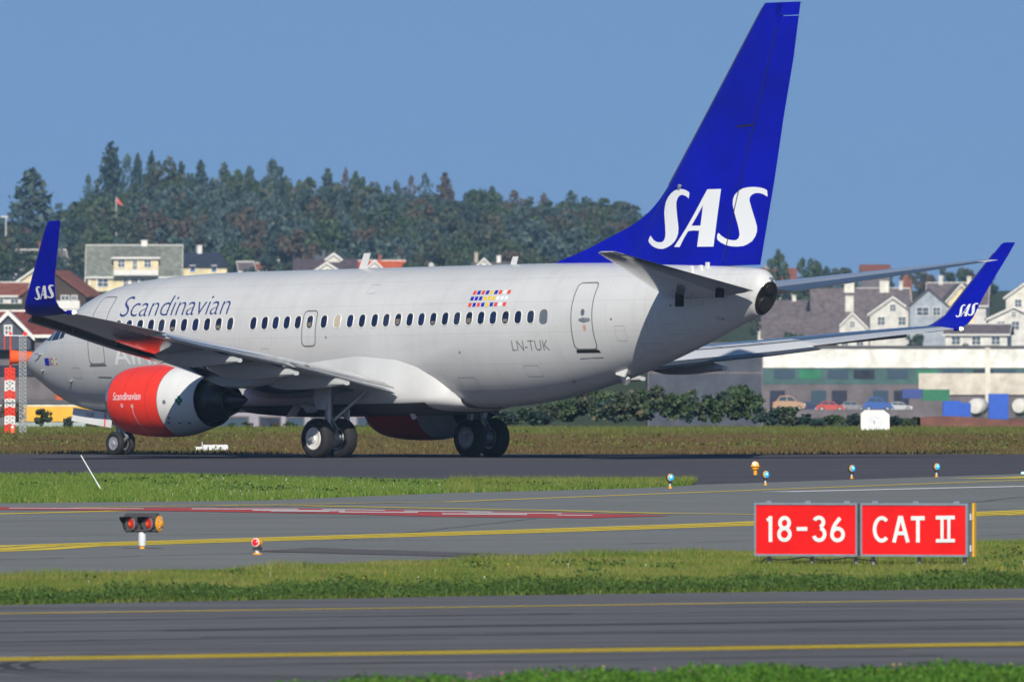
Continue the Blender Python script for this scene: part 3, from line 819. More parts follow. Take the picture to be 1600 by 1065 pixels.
def build_wing(sgn):
    ys = [s[0] for s in WST]
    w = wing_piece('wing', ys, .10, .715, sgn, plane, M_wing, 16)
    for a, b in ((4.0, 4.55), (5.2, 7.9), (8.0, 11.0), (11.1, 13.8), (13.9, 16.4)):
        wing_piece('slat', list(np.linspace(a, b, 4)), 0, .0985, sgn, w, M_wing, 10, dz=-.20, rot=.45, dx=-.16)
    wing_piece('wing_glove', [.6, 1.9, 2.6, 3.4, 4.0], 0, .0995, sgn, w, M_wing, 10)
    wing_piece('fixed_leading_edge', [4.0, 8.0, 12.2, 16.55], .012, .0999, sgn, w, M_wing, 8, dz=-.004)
    for a, b in ((2.0, 3.35), (3.38, 6.3)):
        wing_piece('inboard_flap', list(np.linspace(a, b, 4)), .722, 1.0, sgn, w, M_wingtop, 8, dz=.0, rot=-.155, dx=.03)
    for a, b in ((6.42, 9.2), (9.22, 12.2)):
        wing_piece('outboard_flap', list(np.linspace(a, b, 5)), .722, 1.0, sgn, w, M_wingtop, 8, dz=.0, rot=-.165, dx=.05)
    for a, b in ((2.3, 6.3), (6.42, 12.2)):
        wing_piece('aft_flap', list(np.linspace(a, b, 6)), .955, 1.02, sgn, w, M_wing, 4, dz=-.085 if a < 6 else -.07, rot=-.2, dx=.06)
    wing_piece('aileron', list(np.linspace(12.24, 15.2, 5)), .722, 1.0, sgn, w, M_wingtop, 8)
    wing_piece('tip_panel', list(np.linspace(15.22, 16.55, 3)), .718, 1.0, sgn, w, M_wingtop, 8)
    for k in range(5):           # spoiler panels proud of the upper skin
        y0 = 6.6+k*1.15; V = []
        for yy, s in ((y0, .56), (y0+1.1, .56), (y0+1.1, .70), (y0, .70)):
            _, le, te, z, t = wst(yy); c = te-le
            V.append(B(le+s*c, sgn*yy, z+.012*c*math.sin(math.pi*s)+t*c*naca(s)+.012))
        mesh_obj('spoiler', V, [(0, 1, 2, 3)], M_wingtop, w)
    canoe(9.10, 16.2, 20.02, sgn, w, 2.90, .46, .50, .0)
    canoe(6.50, 15.3, 19.41, sgn, w, 2.64, .52, .54, .0)
    canoe(4.50, 15.0, 19.26, sgn, w, 2.42, .55, .54, .0)
    winglet(sgn, w)
    return w
wing_p = build_wing(1); wing_s = build_wing(-1)

# ---- wing-to-body fairing
FAIR_ZT = [(10.2, 1.9), (11.0, 2.35), (12.5, 2.55), (15.0, 2.74), (16.6, 2.86), (18.24, 2.73), (19.0, 2.53), (19.6, 2.2), (19.9, 1.93), (20.05, 1.62)]
def build_fairing():
    rings = []
    for x in list(np.linspace(10.2, 19.6, 34))+[19.8, 19.95, 20.05]:
        zt = lin(FAIR_ZT, x); env = min(1, (x-10.2)/2.2, max(.02, (20.05-x)/1.8)); env = max(0, env)**.7
        zb = 1.36-.16*env; zch = min(zt-.03, 1.66); ych = fy(x, zt)+.012+.13*env
        half = []
        for k in range(17):
            t = k/16
            if t < .5:
                q = t/.5; z = zt+(zch-zt)*q
                half.append((max(fy(x, z)+.012, fy(x, zt)+.012+(ych-fy(x, zt)-.012)*(1-(1-q)**2)), z))
            else:
                a = (t-.5)/.5*math.pi/2
                half.append((ych*max(0, math.cos(a))**.55, zch+(zb-zch)*math.sin(a)**1.0))
        pts = [B(x, y, z) for y, z in half]+[B(x, -y, z) for y, z in half[::-1][1:]]
        rings.append(pts)
    n = len(rings[0]); V = [p for r_ in rings for p in r_]
    F = [(i*n+k, i*n+k+1, (i+1)*n+k+1, (i+1)*n+k) for i in range(len(rings)-1) for k in range(n-1)]
    return mesh_obj('wing_body_fairing', V, F, M_belly, plane, smooth=True, angle=70)
build_fairing()
def belly():  # added dark grey sheet under the fairing: belly shade put into the colour
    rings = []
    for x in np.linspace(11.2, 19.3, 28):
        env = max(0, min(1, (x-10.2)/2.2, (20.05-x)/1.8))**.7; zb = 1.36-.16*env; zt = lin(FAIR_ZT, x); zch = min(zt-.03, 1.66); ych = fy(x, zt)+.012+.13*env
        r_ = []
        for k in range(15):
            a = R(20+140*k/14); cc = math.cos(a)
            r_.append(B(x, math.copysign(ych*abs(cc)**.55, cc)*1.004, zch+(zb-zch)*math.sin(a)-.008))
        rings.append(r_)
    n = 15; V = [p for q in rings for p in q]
    mesh_obj('belly_shade_panel', V, [(i*n+k, i*n+k+1, (i+1)*n+k+1, (i+1)*n+k) for i in range(len(rings)-1) for k in range(n-1)], mat('belly_shade_grey', (.10, .10, .105), rough=.6, spec=.2, var=.3, vscale=.8), plane, smooth=True)
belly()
MB().tube(B(17.86, .95, 1.45), B(18.06, .95, 1.08), .10, .07, 12).build('drain_mast', M_white, plane, True)

# ---- tailplanes
SST = [(.3, 28.07, 32.08, 4.39, .10), (1.2, 28.70, 32.28, 4.53, .10), (7.05, 32.82, 33.60, 5.40, .09), (7.15, 33.0, 33.62, 5.415, .05)]
def stab_piece(name, ys, f0, f1, sgn, parent, m, n=12):
    rings = []
    for y in ys:
        for a, b in zip(SST, SST[1:]):
            if y <= b[0]+1e-6:
                t = (y-a[0])/(b[0]-a[0]); _, le, te, z, th = [a[i]+(b[i]-a[i])*t for i in range(5)]; break
        c = te-le; up = []; lo = []
        for k in range(n+1):
            q = k/n; s = f0+(f1-f0)*(q*q if f0 == 0 else q); h = th*c*naca(s)+.003
            up.append(B(le+s*c, sgn*y, z+h)); lo.append(B(le+s*c, sgn*y, z-h))
        rings.append(up+lo[::-1])
    V, F = loft(rings)
    return mesh_obj(name, V, F, m, parent, smooth=True, angle=40)
for sgn in (1, -1):
    st = stab_piece('tailplane', [.3, 1.2, 3, 5, 7.05, 7.15], .0, .70, sgn, plane, M_tailp, 14)
    stab_piece('elevator', [.75, 1.2, 3, 5, 6.7], .706, 1.0, sgn, st, M_wing, 8)
    stab_piece('elevator_horn', [6.72, 7.05, 7.14], .706, 1.0, sgn, st, M_wingtop, 6)
    for a, b in (((1.35, 29.75), (1.15, 31.2)) if sgn > 0 else ()):
        MB().box(b-XM-.05, b-XM+.10, -sgn*(a+.10) if sgn > 0 else a-.10, -sgn*(a-.10) if sgn > 0 else a+.10, 4.05 if b < 30 else 4.28, 4.55).build('hinge_fitting', M_black, st)

# ---- tail cone: auxiliary exhaust and lamp
def tail_end():
    def er(kk, dx):
        return [B(31.66+(.45+.46*kk*math.cos(a))*.46+dx, .37*kk*math.sin(a), 4.27+.46*kk*math.cos(a)) for a in [2*math.pi*q/40 for q in range(40)]]
    V, F = loft([er(1.012, -.17), er(1.0, .015), er(.93, .03), er(.84, .012)])
    e = mesh_obj('tail_exhaust_shroud', V, F, M_dark, plane, smooth=True, angle=50)
    for zz, rr in ((4.12, .20), (4.53, .12)):
        o = B(31.66+(zz-3.82)*.46+.02, .03, zz)
        MB().lathe([(-.05, rr*1.1), (.06, rr*1.12), (.075, rr*1.06), (.07, rr)], o, (1, -.1, -.42), 24).build('exhaust_pipe', M_dark, e, True, 50)
        MB().lathe([(.0, rr*.9), (.078, rr*.99)], o, (1, -.1, -.42), 24).build('exhaust_bore', M_black, e)
    MB().tube(B(32.04, .0, 4.80), B(32.19, .0, 4.80), .045, .03).build('tail_light', M_metal, e, True)
tail_end()
MB().tube(B(26.05, .25, 2.32), B(26.35, .25, 2.02), .09, .13, 10).build('tail_skid', M_white, plane, True)
MB().prism([B(26.15, .45, 2.42), B(26.65, .45, 2.42), B(26.55, .5, 2.15), B(26.2, .5, 2.22)], (0, -.05, 0)).build('blade_antenna', M_white, plane)
for (xa, xb, h_, lean) in ((14.55, 14.86, .44, .24), (21.10, 21.33, .23, .12)):
    MB().prism([B(xa, .02, 5.36), B(xb, .02, 5.36), B(xb+lean*.75, .015, 5.39+h_), B(xa+lean, .015, 5.39+h_)], (0, .035, 0)).build('blade_antenna', M_white, plane)

# ---- engines
NP = [(10.24, .88), (10.18, .93), (10.21, .985), (10.32, 1.03), (10.6, 1.075), (11.1, 1.115), (11.6, 1.12), (12.2, 1.10), (12.55, 1.075), (13.0, .995), (13.4, .89), (13.85, .775)]
def nac_r(x): return hermite([p[0] for p in NP[1:]], [p[1] for p in NP[1:]], x)
ECZ = 1.63
def nac_pt(x, a, r_, sgn):
    """a measured from the top, towards the outboard side; the lower half is a little flattened forward"""
    fl = max(0, min(1, (13.6-x)/3.5)); cz = math.cos(a)
    z = ECZ+r_*cz*(.90 if cz > 0 else 1-.12*fl)
    return B(x, sgn*(4.83+r_*math.sin(a)*(1-.02)), z)
def nac_shell(name, xs, sgn, m, parent, rf=None, n=64):
    rings = [[nac_pt(x, 2*math.pi*k/n, rf(x) if rf else nac_r(x), sgn) for k in range(n)] for x in xs]
    V, F = loft(rings, False, False)
    return mesh_obj(name, V, F, m, parent, smooth=True)
def nac_map(sgn, off):
    def f(x, z):
        r_ = nac_r(x)+off; v = (z-ECZ)/(r_*(.90 if z > ECZ else .93)); a = math.acos(max(-1, min(1, v)))
        return nac_pt(x, a, r_, sgn)
    return f
def build_engine(sgn):
    # inlet lip
    n = 64; lip = [(10.84, .78), (10.5, .80), (10.3, .84), (10.21, .885), (10.18, .93), (10.21, .985), (10.29, 1.02), (10.36, 1.036)]
    V, F = loft([[nac_pt(x, 2*math.pi*k/n, r_, sgn) for k in range(n)] for x, r_ in lip], False, False)
    e = empty('engine', (0, 0, 0)); e.parent = plane
    mesh_obj('inlet_lip', V, F, M_metal, e, smooth=True)
    nac_shell('fan_cowl', list(np.linspace(10.362, 12.57, 20)), sgn, M_red, e)
    nac_shell('reverser_cowl', list(np.linspace(12.578, 13.85, 14)), sgn, M_white, e)
    nac_shell('nozzle_rim', [13.85, 13.87, 13.84, 13.3, 12.6], sgn, M_dark, e, rf=lambda x: .775 if x > 13.845 else (.745 if x > 13.8 else .72))
    mb = MB(); o = B(12.6, sgn*4.83, ECZ-.03)
    mb.lathe([(0, .72), (.05, .60), (.7, .66), (1.25, .62), (1.75, .50), (2.05, .41), (2.06, .36), (1.9, .30)], o, (1, 0, 0), 40); mb.build('core_cowl', M_dark, e, True)
    MB().lathe([(1.5, .30), (1.9, .29), (2.2, .24), (2.5, .14), (2.72, .03)], o, (1, 0, 0), 32).build('exhaust_plug', mat('exhaust_plug_metal', (.09, .085, .08), rough=.35, metal=.8), e, True)
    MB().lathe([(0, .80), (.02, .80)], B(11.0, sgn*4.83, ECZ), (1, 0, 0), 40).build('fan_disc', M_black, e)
    # pylon
    rings = []
    for x, zb, zt, hw in ((11.35, 2.56, 2.66, .03), (11.9, 2.48, 2.74, .16), (12.8, 2.32, 2.66, .24), (13.8, 2.05, 2.60, .26), (14.6, 1.93, 2.50, .26), (15.4, 1.92, 2.40, .22), (16.2, 2.02, 2.34, .14), (16.9, 2.16, 2.30, .03)):
        rings.append([B(x, sgn*4.83+yy*hw, z) for yy, z in ((-1, zb+.06), (-.6, zb), (.6, zb), (1, zb+.06), (1, zt), (-1, zt))])
    V, F = loft(rings); mesh_obj('pylon', V, F, M_fair, e, smooth=True, angle=35)
    MB().tube(B(13.55, sgn*(4.83+.30), 2.47), B(13.75, sgn*(4.83+.34), 2.47), .07, .07, 12).build('pylon_vent', M_white, e, True)
    nm = nac_map(sgn, .006)
    lettering('Scandinavian', 10.68, 11.92, 1.635, 1.85, nm, 'cowl_lettering', M_titlew, e, weight=.004, cuts=4)
    for px, pz, rr in ((11.1, 1.47, .055), (11.55, 1.45, .055)):
        mesh_obj('cowl_emblem', [nm(px+rr*math.cos(a), pz+rr*1.2*math.sin(a)) for a in np.linspace(0, 2*math.pi, 14)[:-1]], [tuple(range(13))], mat('cowl_mark', (.78, .45, .42)), e)
    ribbon([(11.55+.06*t*t, 1.38-.62*t) for t in np.linspace(0, 1, 10)], .035, nm, 'cowl_seam', mat('cowl_mark', (.78, .45, .42)), e, closed=False)
    for xs_ in (11.15, 12.1):
        ribbon([(xs_, ECZ+.95*math.cos(q)) for q in np.linspace(.35, 2.7, 30)], .014, nac_map(sgn, .004), 'cowl_joint', mat('cowl_joint_red', (.45, .02, .012), rough=.5), e, closed=False)
    ribbon([(12.585, ECZ+.92*math.cos(q)) for q in np.linspace(.35, 2.7, 30)], .016, nac_map(sgn, .004), 'cowl_joint', M_line, e, closed=False)
    for q in (12.75, 13.1, 13.4):
        mesh_obj('cowl_latch', [nm(q, .98), nm(q+.10, .98), nm(q+.10, 1.02), nm(q, 1.02)], [(0, 1, 2, 3)], M_line, e)
    for dx, dz in ((0, .075), (0, -.075), (-.075, 0), (.075, 0)):
        mesh_obj('leaf_emblem', [nm(13.36+dx+.055*math.cos(a), 1.60+dz+.06*math.sin(a)) for a in np.linspace(0, 2*math.pi, 11)[:-1]], [tuple(range(10))], M_green, e)
    for px, pz, rr in ((12.86, 1.56, .06), (12.9, 1.13, .035)):
        mesh_obj('cowl_port', [nm(px+rr*math.cos(a), pz+rr*math.sin(a)) for a in np.linspace(0, 2*math.pi, 12)[:-1]], [tuple(range(11))], M_line, e)
    return e
build_engine(1); build_engine(-1)

# ---- landing gear
def wheel(x, y, rad, width, parent, hubm, outward, nm='tyre'):
    z = gz(x, y)+rad*.975; h = width/2
    prof = [(-h*.55, rad*.56), (-h*.85, rad*.60), (-h, rad*.74), (-h*.93, rad*.88), (-h*.66, rad*.975), (-h*.33, rad), (h*.33, rad), (h*.66, rad*.975), (h*.93, rad*.88), (h, rad*.74), (h*.85, rad*.60), (h*.55, rad*.56)]
    t = MB().lathe(prof, B(x, y, z), (0, -1, 0), 40).build('tyre', M_tyre, parent, True, 50)
    s = outward
    hp = [(s*h*.3, rad*.57), (s*h*.84, rad*.57), (s*h*.90, rad*.53), (s*h*.84, rad*.48), (s*h*.80, rad*.28), (s*h*.84, rad*.22), (s*h*1.02, rad*.19), (s*h*1.05, rad*.02)]
    MB().lathe(hp, B(x, y, z), (0, -1, 0), 28).build('wheel_hub', hubm, parent, True, 40)
    hp2 = [(-s*h*.3, rad*.57), (-s*h*.82, rad*.57), (-s*h*.80, rad*.48), (-s*h*.45, rad*.42), (-s*h*.40, rad*.05)]
    MB().lathe(hp2, B(x, y, z), (0, -1, 0), 28).build('wheel_hub', M_hubg, parent, True, 40)
def main_gear(sgn):
    y = sgn*2.86; zg = gz(XM, y); g = empty('main_landing_gear'); g.parent = plane
    MB().tube(B(XM, y, zg+.55), B(XM+.05, y+sgn*.10, 2.15), .105, .13, 18).tube(B(XM, y, zg+.50), B(XM, y, zg+1.0), .13, .13, 18).build('shock_strut', M_steel, g, True)
    MB().tube(B(XM, y-.75, zg+.55), B(XM, y+.75, zg+.55), .075, .075, 14).build('axle', M_steel, g, True)
    MB().tube(B(XM, y, zg+.95), B(XM+.75, y-sgn*.85, 1.95), .055, .06, 12).tube(B(XM, y, zg+1.05), B(XM-.05, y-sgn*1.1, 1.62), .05, .05, 12).build('side_brace', M_steel, g, True)
    MB().tube(B(XM+.14, y, zg+.55), B(XM+.36, y, zg+.82), .04, .035, 8).tube(B(XM+.36, y, zg+.82), B(XM+.13, y, zg+1.1), .035, .04, 8).build('torque_link', M_steel, g, True)
    MB().tube(B(XM, y-.25, zg+.55), B(XM, y+.25, zg+.55), .24, .24, 20).build('brake_pack', M_steel, g, True)
    for k in range(3):
        MB().tube(B(XM+.10, y+sgn*.09*(k-1), zg+.5), B(XM+.08, y+sgn*.06*(k-1), 1.75), .012, .012, 6).build('hydraulic_line', M_black, g)
    for dy in (-.43, .43): wheel(XM, y+dy, .565, .42, g, M_hub if dy*sgn > 0 else M_hubg, 1 if dy > 0 else -1)
    # leg door, curved plate outboard of the leg, and the small lower door
    V = []; F = []
    for i, zz in enumerate((2.15, 1.9, 1.6, 1.32)):
        for j, xx in enumerate((-.38, -.1, .2, .42)):
            V.append(B(XM+xx*(1-.12*i), y+sgn*(.28+.03*i-.10*(j-1.5)**2*.1), zz))
    for i in range(3):
        for j in range(3): F.append((i*4+j, i*4+j+1, (i+1)*4+j+1, (i+1)*4+j))
    d = mesh_obj('gear_leg_door', V, F, M_fair, g, smooth=True)
    V = []
    for t in np.linspace(0, 1, 8):
        xx = XM-.95+1.05*t; zz = 1.28+.40*math.sin(math.pi*min(1, t*1.15))*.8-.12*(1-t); 
        V += [B(xx, y+sgn*.42, zz), B(xx, y+sgn*.80, zz-.05)]
    mesh_obj('gear_fairing_door', V, [(2*i, 2*i+2, 2*i+3, 2*i+1) for i in range(7)], M_fair, g, smooth=True)
    MB().box(XM+.0-XM+.02, .22, -y-.03+.55*sgn, -y+.03+.55*sgn, .95, 1.40).build('gear_lamp_panel', M_fair, g)
    return g
main_gear(1); main_gear(-1)
def nose_gear():
    x = 3.99; zg = gz(x, 0); g = empty('nose_landing_gear'); g.parent = plane
    MB().tube(B(x, 0, zg+.34), B(x-.10, 0, 1.6), .06, .085, 16).tube(B(x-.05, 0, zg+.62), B(x-.1, 0, 1.6), .095, .10, 16).build('shock_strut', M_steel, g, True)
    MB().tube(B(x, -.3, zg+.34), B(x, .3, zg+.34), .04, .04, 12).build('axle', M_steel, g, True)
    MB().tube(B(x+.08, 0, zg+.36), B(x+.30, 0, zg+.52), .045, .04, 8).tube(B(x+.30, 0, zg+.52), B(x+.06, 0, zg+.72), .04, .04, 8).build('torque_link', M_hubg, g, True)
    MB().tube(B(x, 0, zg+.75), B(x-1.1, 0, 1.52), .04, .04, 10).build('drag_brace', M_steel, g, True)
    for yy in (-.205, .205): wheel(x, yy, .343, .20, g, M_hubg, 1 if yy > 0 else -1)
    for s in (1, -1):
        d = mesh_obj('gear_door', [B(2.35, s*.42, 1.58), B(4.10, s*.42, 1.40), B(4.12, s*.50, .98), B(2.36, s*.50, 1.20), B(2.35, s*.39, 1.58), B(4.10, s*.39, 1.40), B(4.12, s*.47, .98), B(2.36, s*.47, 1.20)],
                 [(0, 1, 2, 3), (7, 6, 5, 4), (0, 4, 5, 1), (1, 5, 6, 2), (2, 6, 7, 3), (3, 7, 4, 0)], M_white, g)
        if s > 0:
            dm = lambda x_, z_: B(x_, .425+.08*(1.45-z_)/.42+.012, z_)
            mesh_obj('door_stripe', [dm(3.78, 1.42), dm(3.84, 1.41), dm(3.92, 1.0), dm(3.86, 1.01)], [(0, 1, 2, 3)], M_flagr, d)
            lettering('TUK', 2.95, 3.35, 1.30, 1.42, dm, 'door_lettering', M_line, d, cuts=2)
nose_gear()
# ------------------------------------------------------------------ airfield furniture
M_alu = mat('sign_frame_aluminium', (.30, .34, .40), rough=.45, metal=.5, var=.12, vscale=6)
M_signred = mat('sign_face_red', (.74, .010, .010), rough=.5, spec=.15, var=.14, vscale=1.2)
M_signtxt = mat('sign_legend_white', (.72, .76, .76), rough=.45, var=.08, vscale=3)
M_amber = mat('amber_paint', (.78, .34, .02), rough=.4, var=.12, vscale=12)
M_signedge = mat('yellow_edge_strip', (.85, .45, .01), rough=.4)
M_cable = mat('black_cable', (.012, .012, .013), rough=.6)
M_housing = mat('dark_lamp_housing', (.045, .045, .05), rough=.55, var=.15, vscale=14)
M_postw = mat('pale_post_paint', (.66, .69, .72), rough=.5, var=.12, vscale=14)

def stroke(mb, pts, w, v, closed=False):
    n = len(pts); L = []; Rr = []
    for i, p in enumerate(pts):
        a = Vector(pts[(i-1) % n] if closed or i else pts[0]); b = Vector(pts[(i+1) % n] if closed or i < n-1 else pts[-1])
        d = (b-a).normalized(); nr = Vector((-d.y, d.x))*w*.5
        L.append((p[0]+nr.x, v, p[1]+nr.y)); Rr.append((p[0]-nr.x, v, p[1]-nr.y))
    mb.add(L+Rr, [(i, (i+1) % n, n+(i+1) % n, n+i) for i in range(n if closed else n-1)])
def arc(cx, cz, rx, rz, a0, a1, k=20): return [(cx+rx*math.cos(R(a0+(a1-a0)*i/k)), cz+rz*math.sin(R(a0+(a1-a0)*i/k))) for i in range(k+1)]

def build_sign():
    yaw = -R(20)
    s = empty('runway_sign', (3.86, 285.4, 0), yaw)
    tag(s, 'red runway holding position sign with white legend on short posts in the grass', 'sign')
    W = 3.58; Z0, Z1 = .145, .995; DP = .34
    panels = ((0.0, 1.735), (1.785, W))
    for k, (a, b) in enumerate(panels):
        MB().box(a+.012, b-.012, .012, DP, Z0+.012, Z1-.012).build('sign_box', M_alu, s)
        mesh_obj('sign_panel', [(a+.02, .006, Z0+.02), (b-.02, .006, Z0+.02), (b-.02, .006, Z1-.02), (a+.02, .006, Z1-.02)], [(0, 1, 2, 3)], M_signred, s)
        for x0, x1, z0, z1 in ((a, b, Z1-.035, Z1), (a, b, Z0, Z0+.035), (a, a+.03, Z0+.0352, Z1-.0352), (b-.03, b, Z0+.0352, Z1-.0352)):
            MB().box(x0, x1, -.012, .03, z0, z1).build('frame_bar', M_alu, s)
        for t in (.1, .48, .86):
            MB().box(a+(b-a)*t, a+(b-a)*t+.10, .05, .13, Z1+.0, Z1+.03).build('lifting_lug', M_alu, s)
    MB().box(1.738, 1.782, .02, DP, Z0+.01, Z1-.01).build('joint_plate', M_housing, s)
    for z in (.78, .28):
        MB().box(1.735, 1.785, -.006, .018, z-.06, z+.06).build('latch', M_housing, s)
        MB().box(W+.0, W+.02, .10, .20, z-.05, z+.05).build('latch', M_postw, s)
    MB().box(W, W+.008, .0, DP, Z0, Z1).build('end_plate', M_alu, s)
    MB().box(W+.0082, W+.03, DP-.11, DP, Z0+.0, Z1+.005).build('edge_strip', M_signedge, s)
    for x, zb in ((.20, 0), (.92, 0), (1.66, 0), (1.95, 0), (2.72, 0), (3.48, 0)):
        MB().tube((x, .15, -.02), (x, .15, Z0+.02), .032, .032, 12).tube((x, .15, -.02), (x, .15, .03), .055, .05, 12).build('post', M_alu, s, True)
    pts = []
    for i in range(60):
        t = i/59; x = .10+t*1.95
        z = .145-.045*abs(math.sin(t*math.pi*2.6))-.01
        if i < 4: z = .02+.03*i
        pts.append(Vector((x, -.03, z)))
    mb = MB()
    for a, b in zip(pts, pts[1:]): mb.tube(a, b, .013, .013, 6)
    mb.build('power_cable', M_cable, s, True)
    # legend
    kx = W/336.0
    def c4(x, y): return ((1170+x/8.42-1180)*kx, .995-((770+y/8.42)-784-(x/8.42-10)*.016)/98.8)
    def c5(x, y): return ((1340+x/8.0-1180)*kx, .995-((770+y/8.0)-784-(x/8.0+160)*.013)/98.8)
    def C4(P): return [c4(*p) for p in P]
    def C5(P): return [c5(*p) for p in P]
    vv = [-.004]
    def glyph(strokes):
        mb = MB()
        for P, w, cl in strokes:
            vv[0] -= .0004; stroke(mb, P, w, vv[0], cl)
        mb.build('legend_character', M_signtxt, s)
    w = .0610
    def ell(c, cx, cy, rx, ry, a0=0, a1=360, k=28): return [c(cx+rx*math.cos(R(a0+(a1-a0)*i/k)), cy-ry*math.sin(R(a0+(a1-a0)*i/k))) for i in range(k+(0 if a1-a0 == 360 else 1))]
    glyph([(C4([(300, 640), (300, 299)]), w, False), (C4([(252, 352), (276, 340), (300, 318)]), .05, False)])
    glyph([(ell(c4, 488, 392, 61, 68), w, True), (ell(c4, 486, 540, 72, 77), w, True)])
    glyph([(C4([(650, 473), (790, 473)]), .062, False)])
    glyph([(ell(c4, 943, 388, 62, 62, 155, -75), w, False), (ell(c4, 948, 545, 73, 80, 78, -163), w, False)])
    glyph([(ell(c4, 1193, 552, 74, 78), w, True), (C4([(1122, 530), (1135, 470), (1165, 410), (1226, 335)]), w, False)])
    glyph([(ell(c5, 331, 462, 90, 142, 47, 313), w, False)])
    glyph([(C5([(484, 628), (563, 297)]), w, False), (C5([(661, 628), (572, 297)]), w, False), (C5([(515, 513), (632, 513)]), w, False)])
    glyph([(C5([(700, 326), (872, 326)]), .066, False), (C5([(787, 345), (787, 630)]), w, False)])
    glyph([(C5([(1012, 322), (1250, 322)]), .060, False), (C5([(1014, 611), (1252, 611)]), .056, False), (C5([(1090, 330), (1090, 605)]), .052, False), (C5([(1176, 330), (1176, 605)]), .052, False)])
build_sign()

def build_guard_light():
    g = empty('runway_guard_light', (-6.31, 305.65, 0), R(-14))
    tag(g, 'pair of red lit lamps in a dark hooded housing on a short white post', 'lamp')
    M_lens = mat('red_orange_lens', (.34, .022, .006), rough=.22, coat=.3, emit=(1, .05, .01), estr=.10)
    M_lamp = mat('red_lamp_glow', (.8, .08, .02), rough=.4, emit=(1, .06, .015), estr=.8)
    MB().tube((0, 0, -.02), (0, 0, .06), .050, .045, 14).build('base_fitting', M_amber, g, True)
    MB().tube((0, 0, .055), (0, 0, .285), .062, .068, 14).build('post', M_postw, g, True)
    MB().box(-.05, .05, -.05, .05, .25, .30).build('bracket', M_housing, g)
    bm = bmesh.new(); bmesh.ops.create_cube(bm, size=1)
    for v in bm.verts: v.co = Vector((v.co.x*.60, v.co.y*.17, v.co.z*.33+.445))
    bmesh.ops.bevel(bm, geom=bm.edges[:], offset=.025, segments=3, affect='EDGES')
    me = bpy.data.meshes.new('housing'); bm.to_mesh(me); bm.free(); me.materials.append(M_housing)
    o = bpy.data.objects.new('housing', me); o.parent = g; link(o)
    for cx in (-.165, .145):
        d = Vector((-.68, -.73, .0)).normalized(); c = Vector((cx+.03, -.075, .43))
        MB().lathe([(-.04, .104), (.03, .104)], c, d, 28).build('lens_tube', M_housing, g, True, 40)
        MB().lathe([(.031, .110), (.042, .110), (.046, .098), (.035, .090)], c, d, 28).build('lens_ring', M_alu, g, True)
        MB().lathe([(.0, .092), (.04, .092), (.062, .075), (.075, .045), (.08, .01)], c, d, 28).build('lens', M_lens, g, True)
        MB().lathe([(.070, .052), (.084, .012)], c, d, 16).build('filament', M_lamp, g, True)
        # visor: upper half of a tube reaching forward
        u = d.cross(Vector((0, 0, 1))).normalized(); V = []
        for L_, rr in ((0, .118), (.26, .122), (.26, .113), (0, .108)):
            for k in range(15):
                a = R(-45+150*k/14); q = c+d*(L_*(.55+.45*max(0, math.sin(a))))+u*(rr*math.cos(a))+Vector((0, 0, rr*math.sin(a))); V.append(q)
        F = [(r_*15+k, r_*15+k+1, ((r_+1) % 4)*15+k+1, ((r_+1) % 4)*15+k) for r_ in range(4) for k in range(14)]
        mesh_obj('visor', V, F, M_black, g, smooth=True, angle=40)
    MB().lathe([(0, .14), (.02, .14), (.035, .11)], (.30, .0, .43), (1, -.2, 0), 24).build('end_cover', M_amber, g, True, 30)
    MB().lathe([(0, .06), (.03, .055), (.04, .03)], (.333, -.007, .43), (1, -.2, 0), 18).build('end_knob', M_amber, g, True, 30)
    for k in range(5):
        a = R(72*k); MB().tube((.332, .10*math.cos(a)-.005, .43+.10*math.sin(a)), (.345, .10*math.cos(a)-.007, .43+.10*math.sin(a)), .014, .014, 8).build('end_bolt', M_postw, g)
build_guard_light()

def stop_lamp():
    g = empty('taxiway_edge_lamp', (-4.24, 298.2, 0), R(-28))
    tag(g, 'small lamp with a round red lens and amber body at the edge of the taxiway', 'lamp')
    MB().lathe([(-.02, .085), (.02, .08), (.03, .05)], (0, 0, 0), (0, 0, 1), 16).build('base_fitting', M_amber, g, True, 30)
    MB().tube((0, 0, .02), (0, 0, .10), .035, .045, 12).build('stem', M_postw, g, True)
    MB().box(-.06, .06, -.05, .06, .075, .125).build('bracket', M_housing, g)
    MB().lathe([(-.06, .045), (-.05, .075), (.03, .08), (.06, .075)], (0, 0, .20), (0, -1, .05), 22).build('lamp_body', M_amber, g, True, 40)
    MB().lathe([(-.085, .02), (-.075, .06), (-.055, .066)], (0, 0, .20), (0, -1, .05), 22).build('rear_cover', M_housing, g, True, 40)
    MB().lathe([(.05, .068), (.062, .072), (.068, .062)], (0, 0, .20), (0, -1, .05), 22).build('lens_ring', M_postw, g, True, 40)
    MB().lathe([(.05, .06), (.07, .058), (.088, .04), (.095, .01)], (0, 0, .20), (0, -1, .05), 22).build('lens', mat('red_stop_lens', (.75, .006, .012), rough=.25, coat=.4, emit=(1, .01, .02), estr=.35), g, True)
stop_lamp()

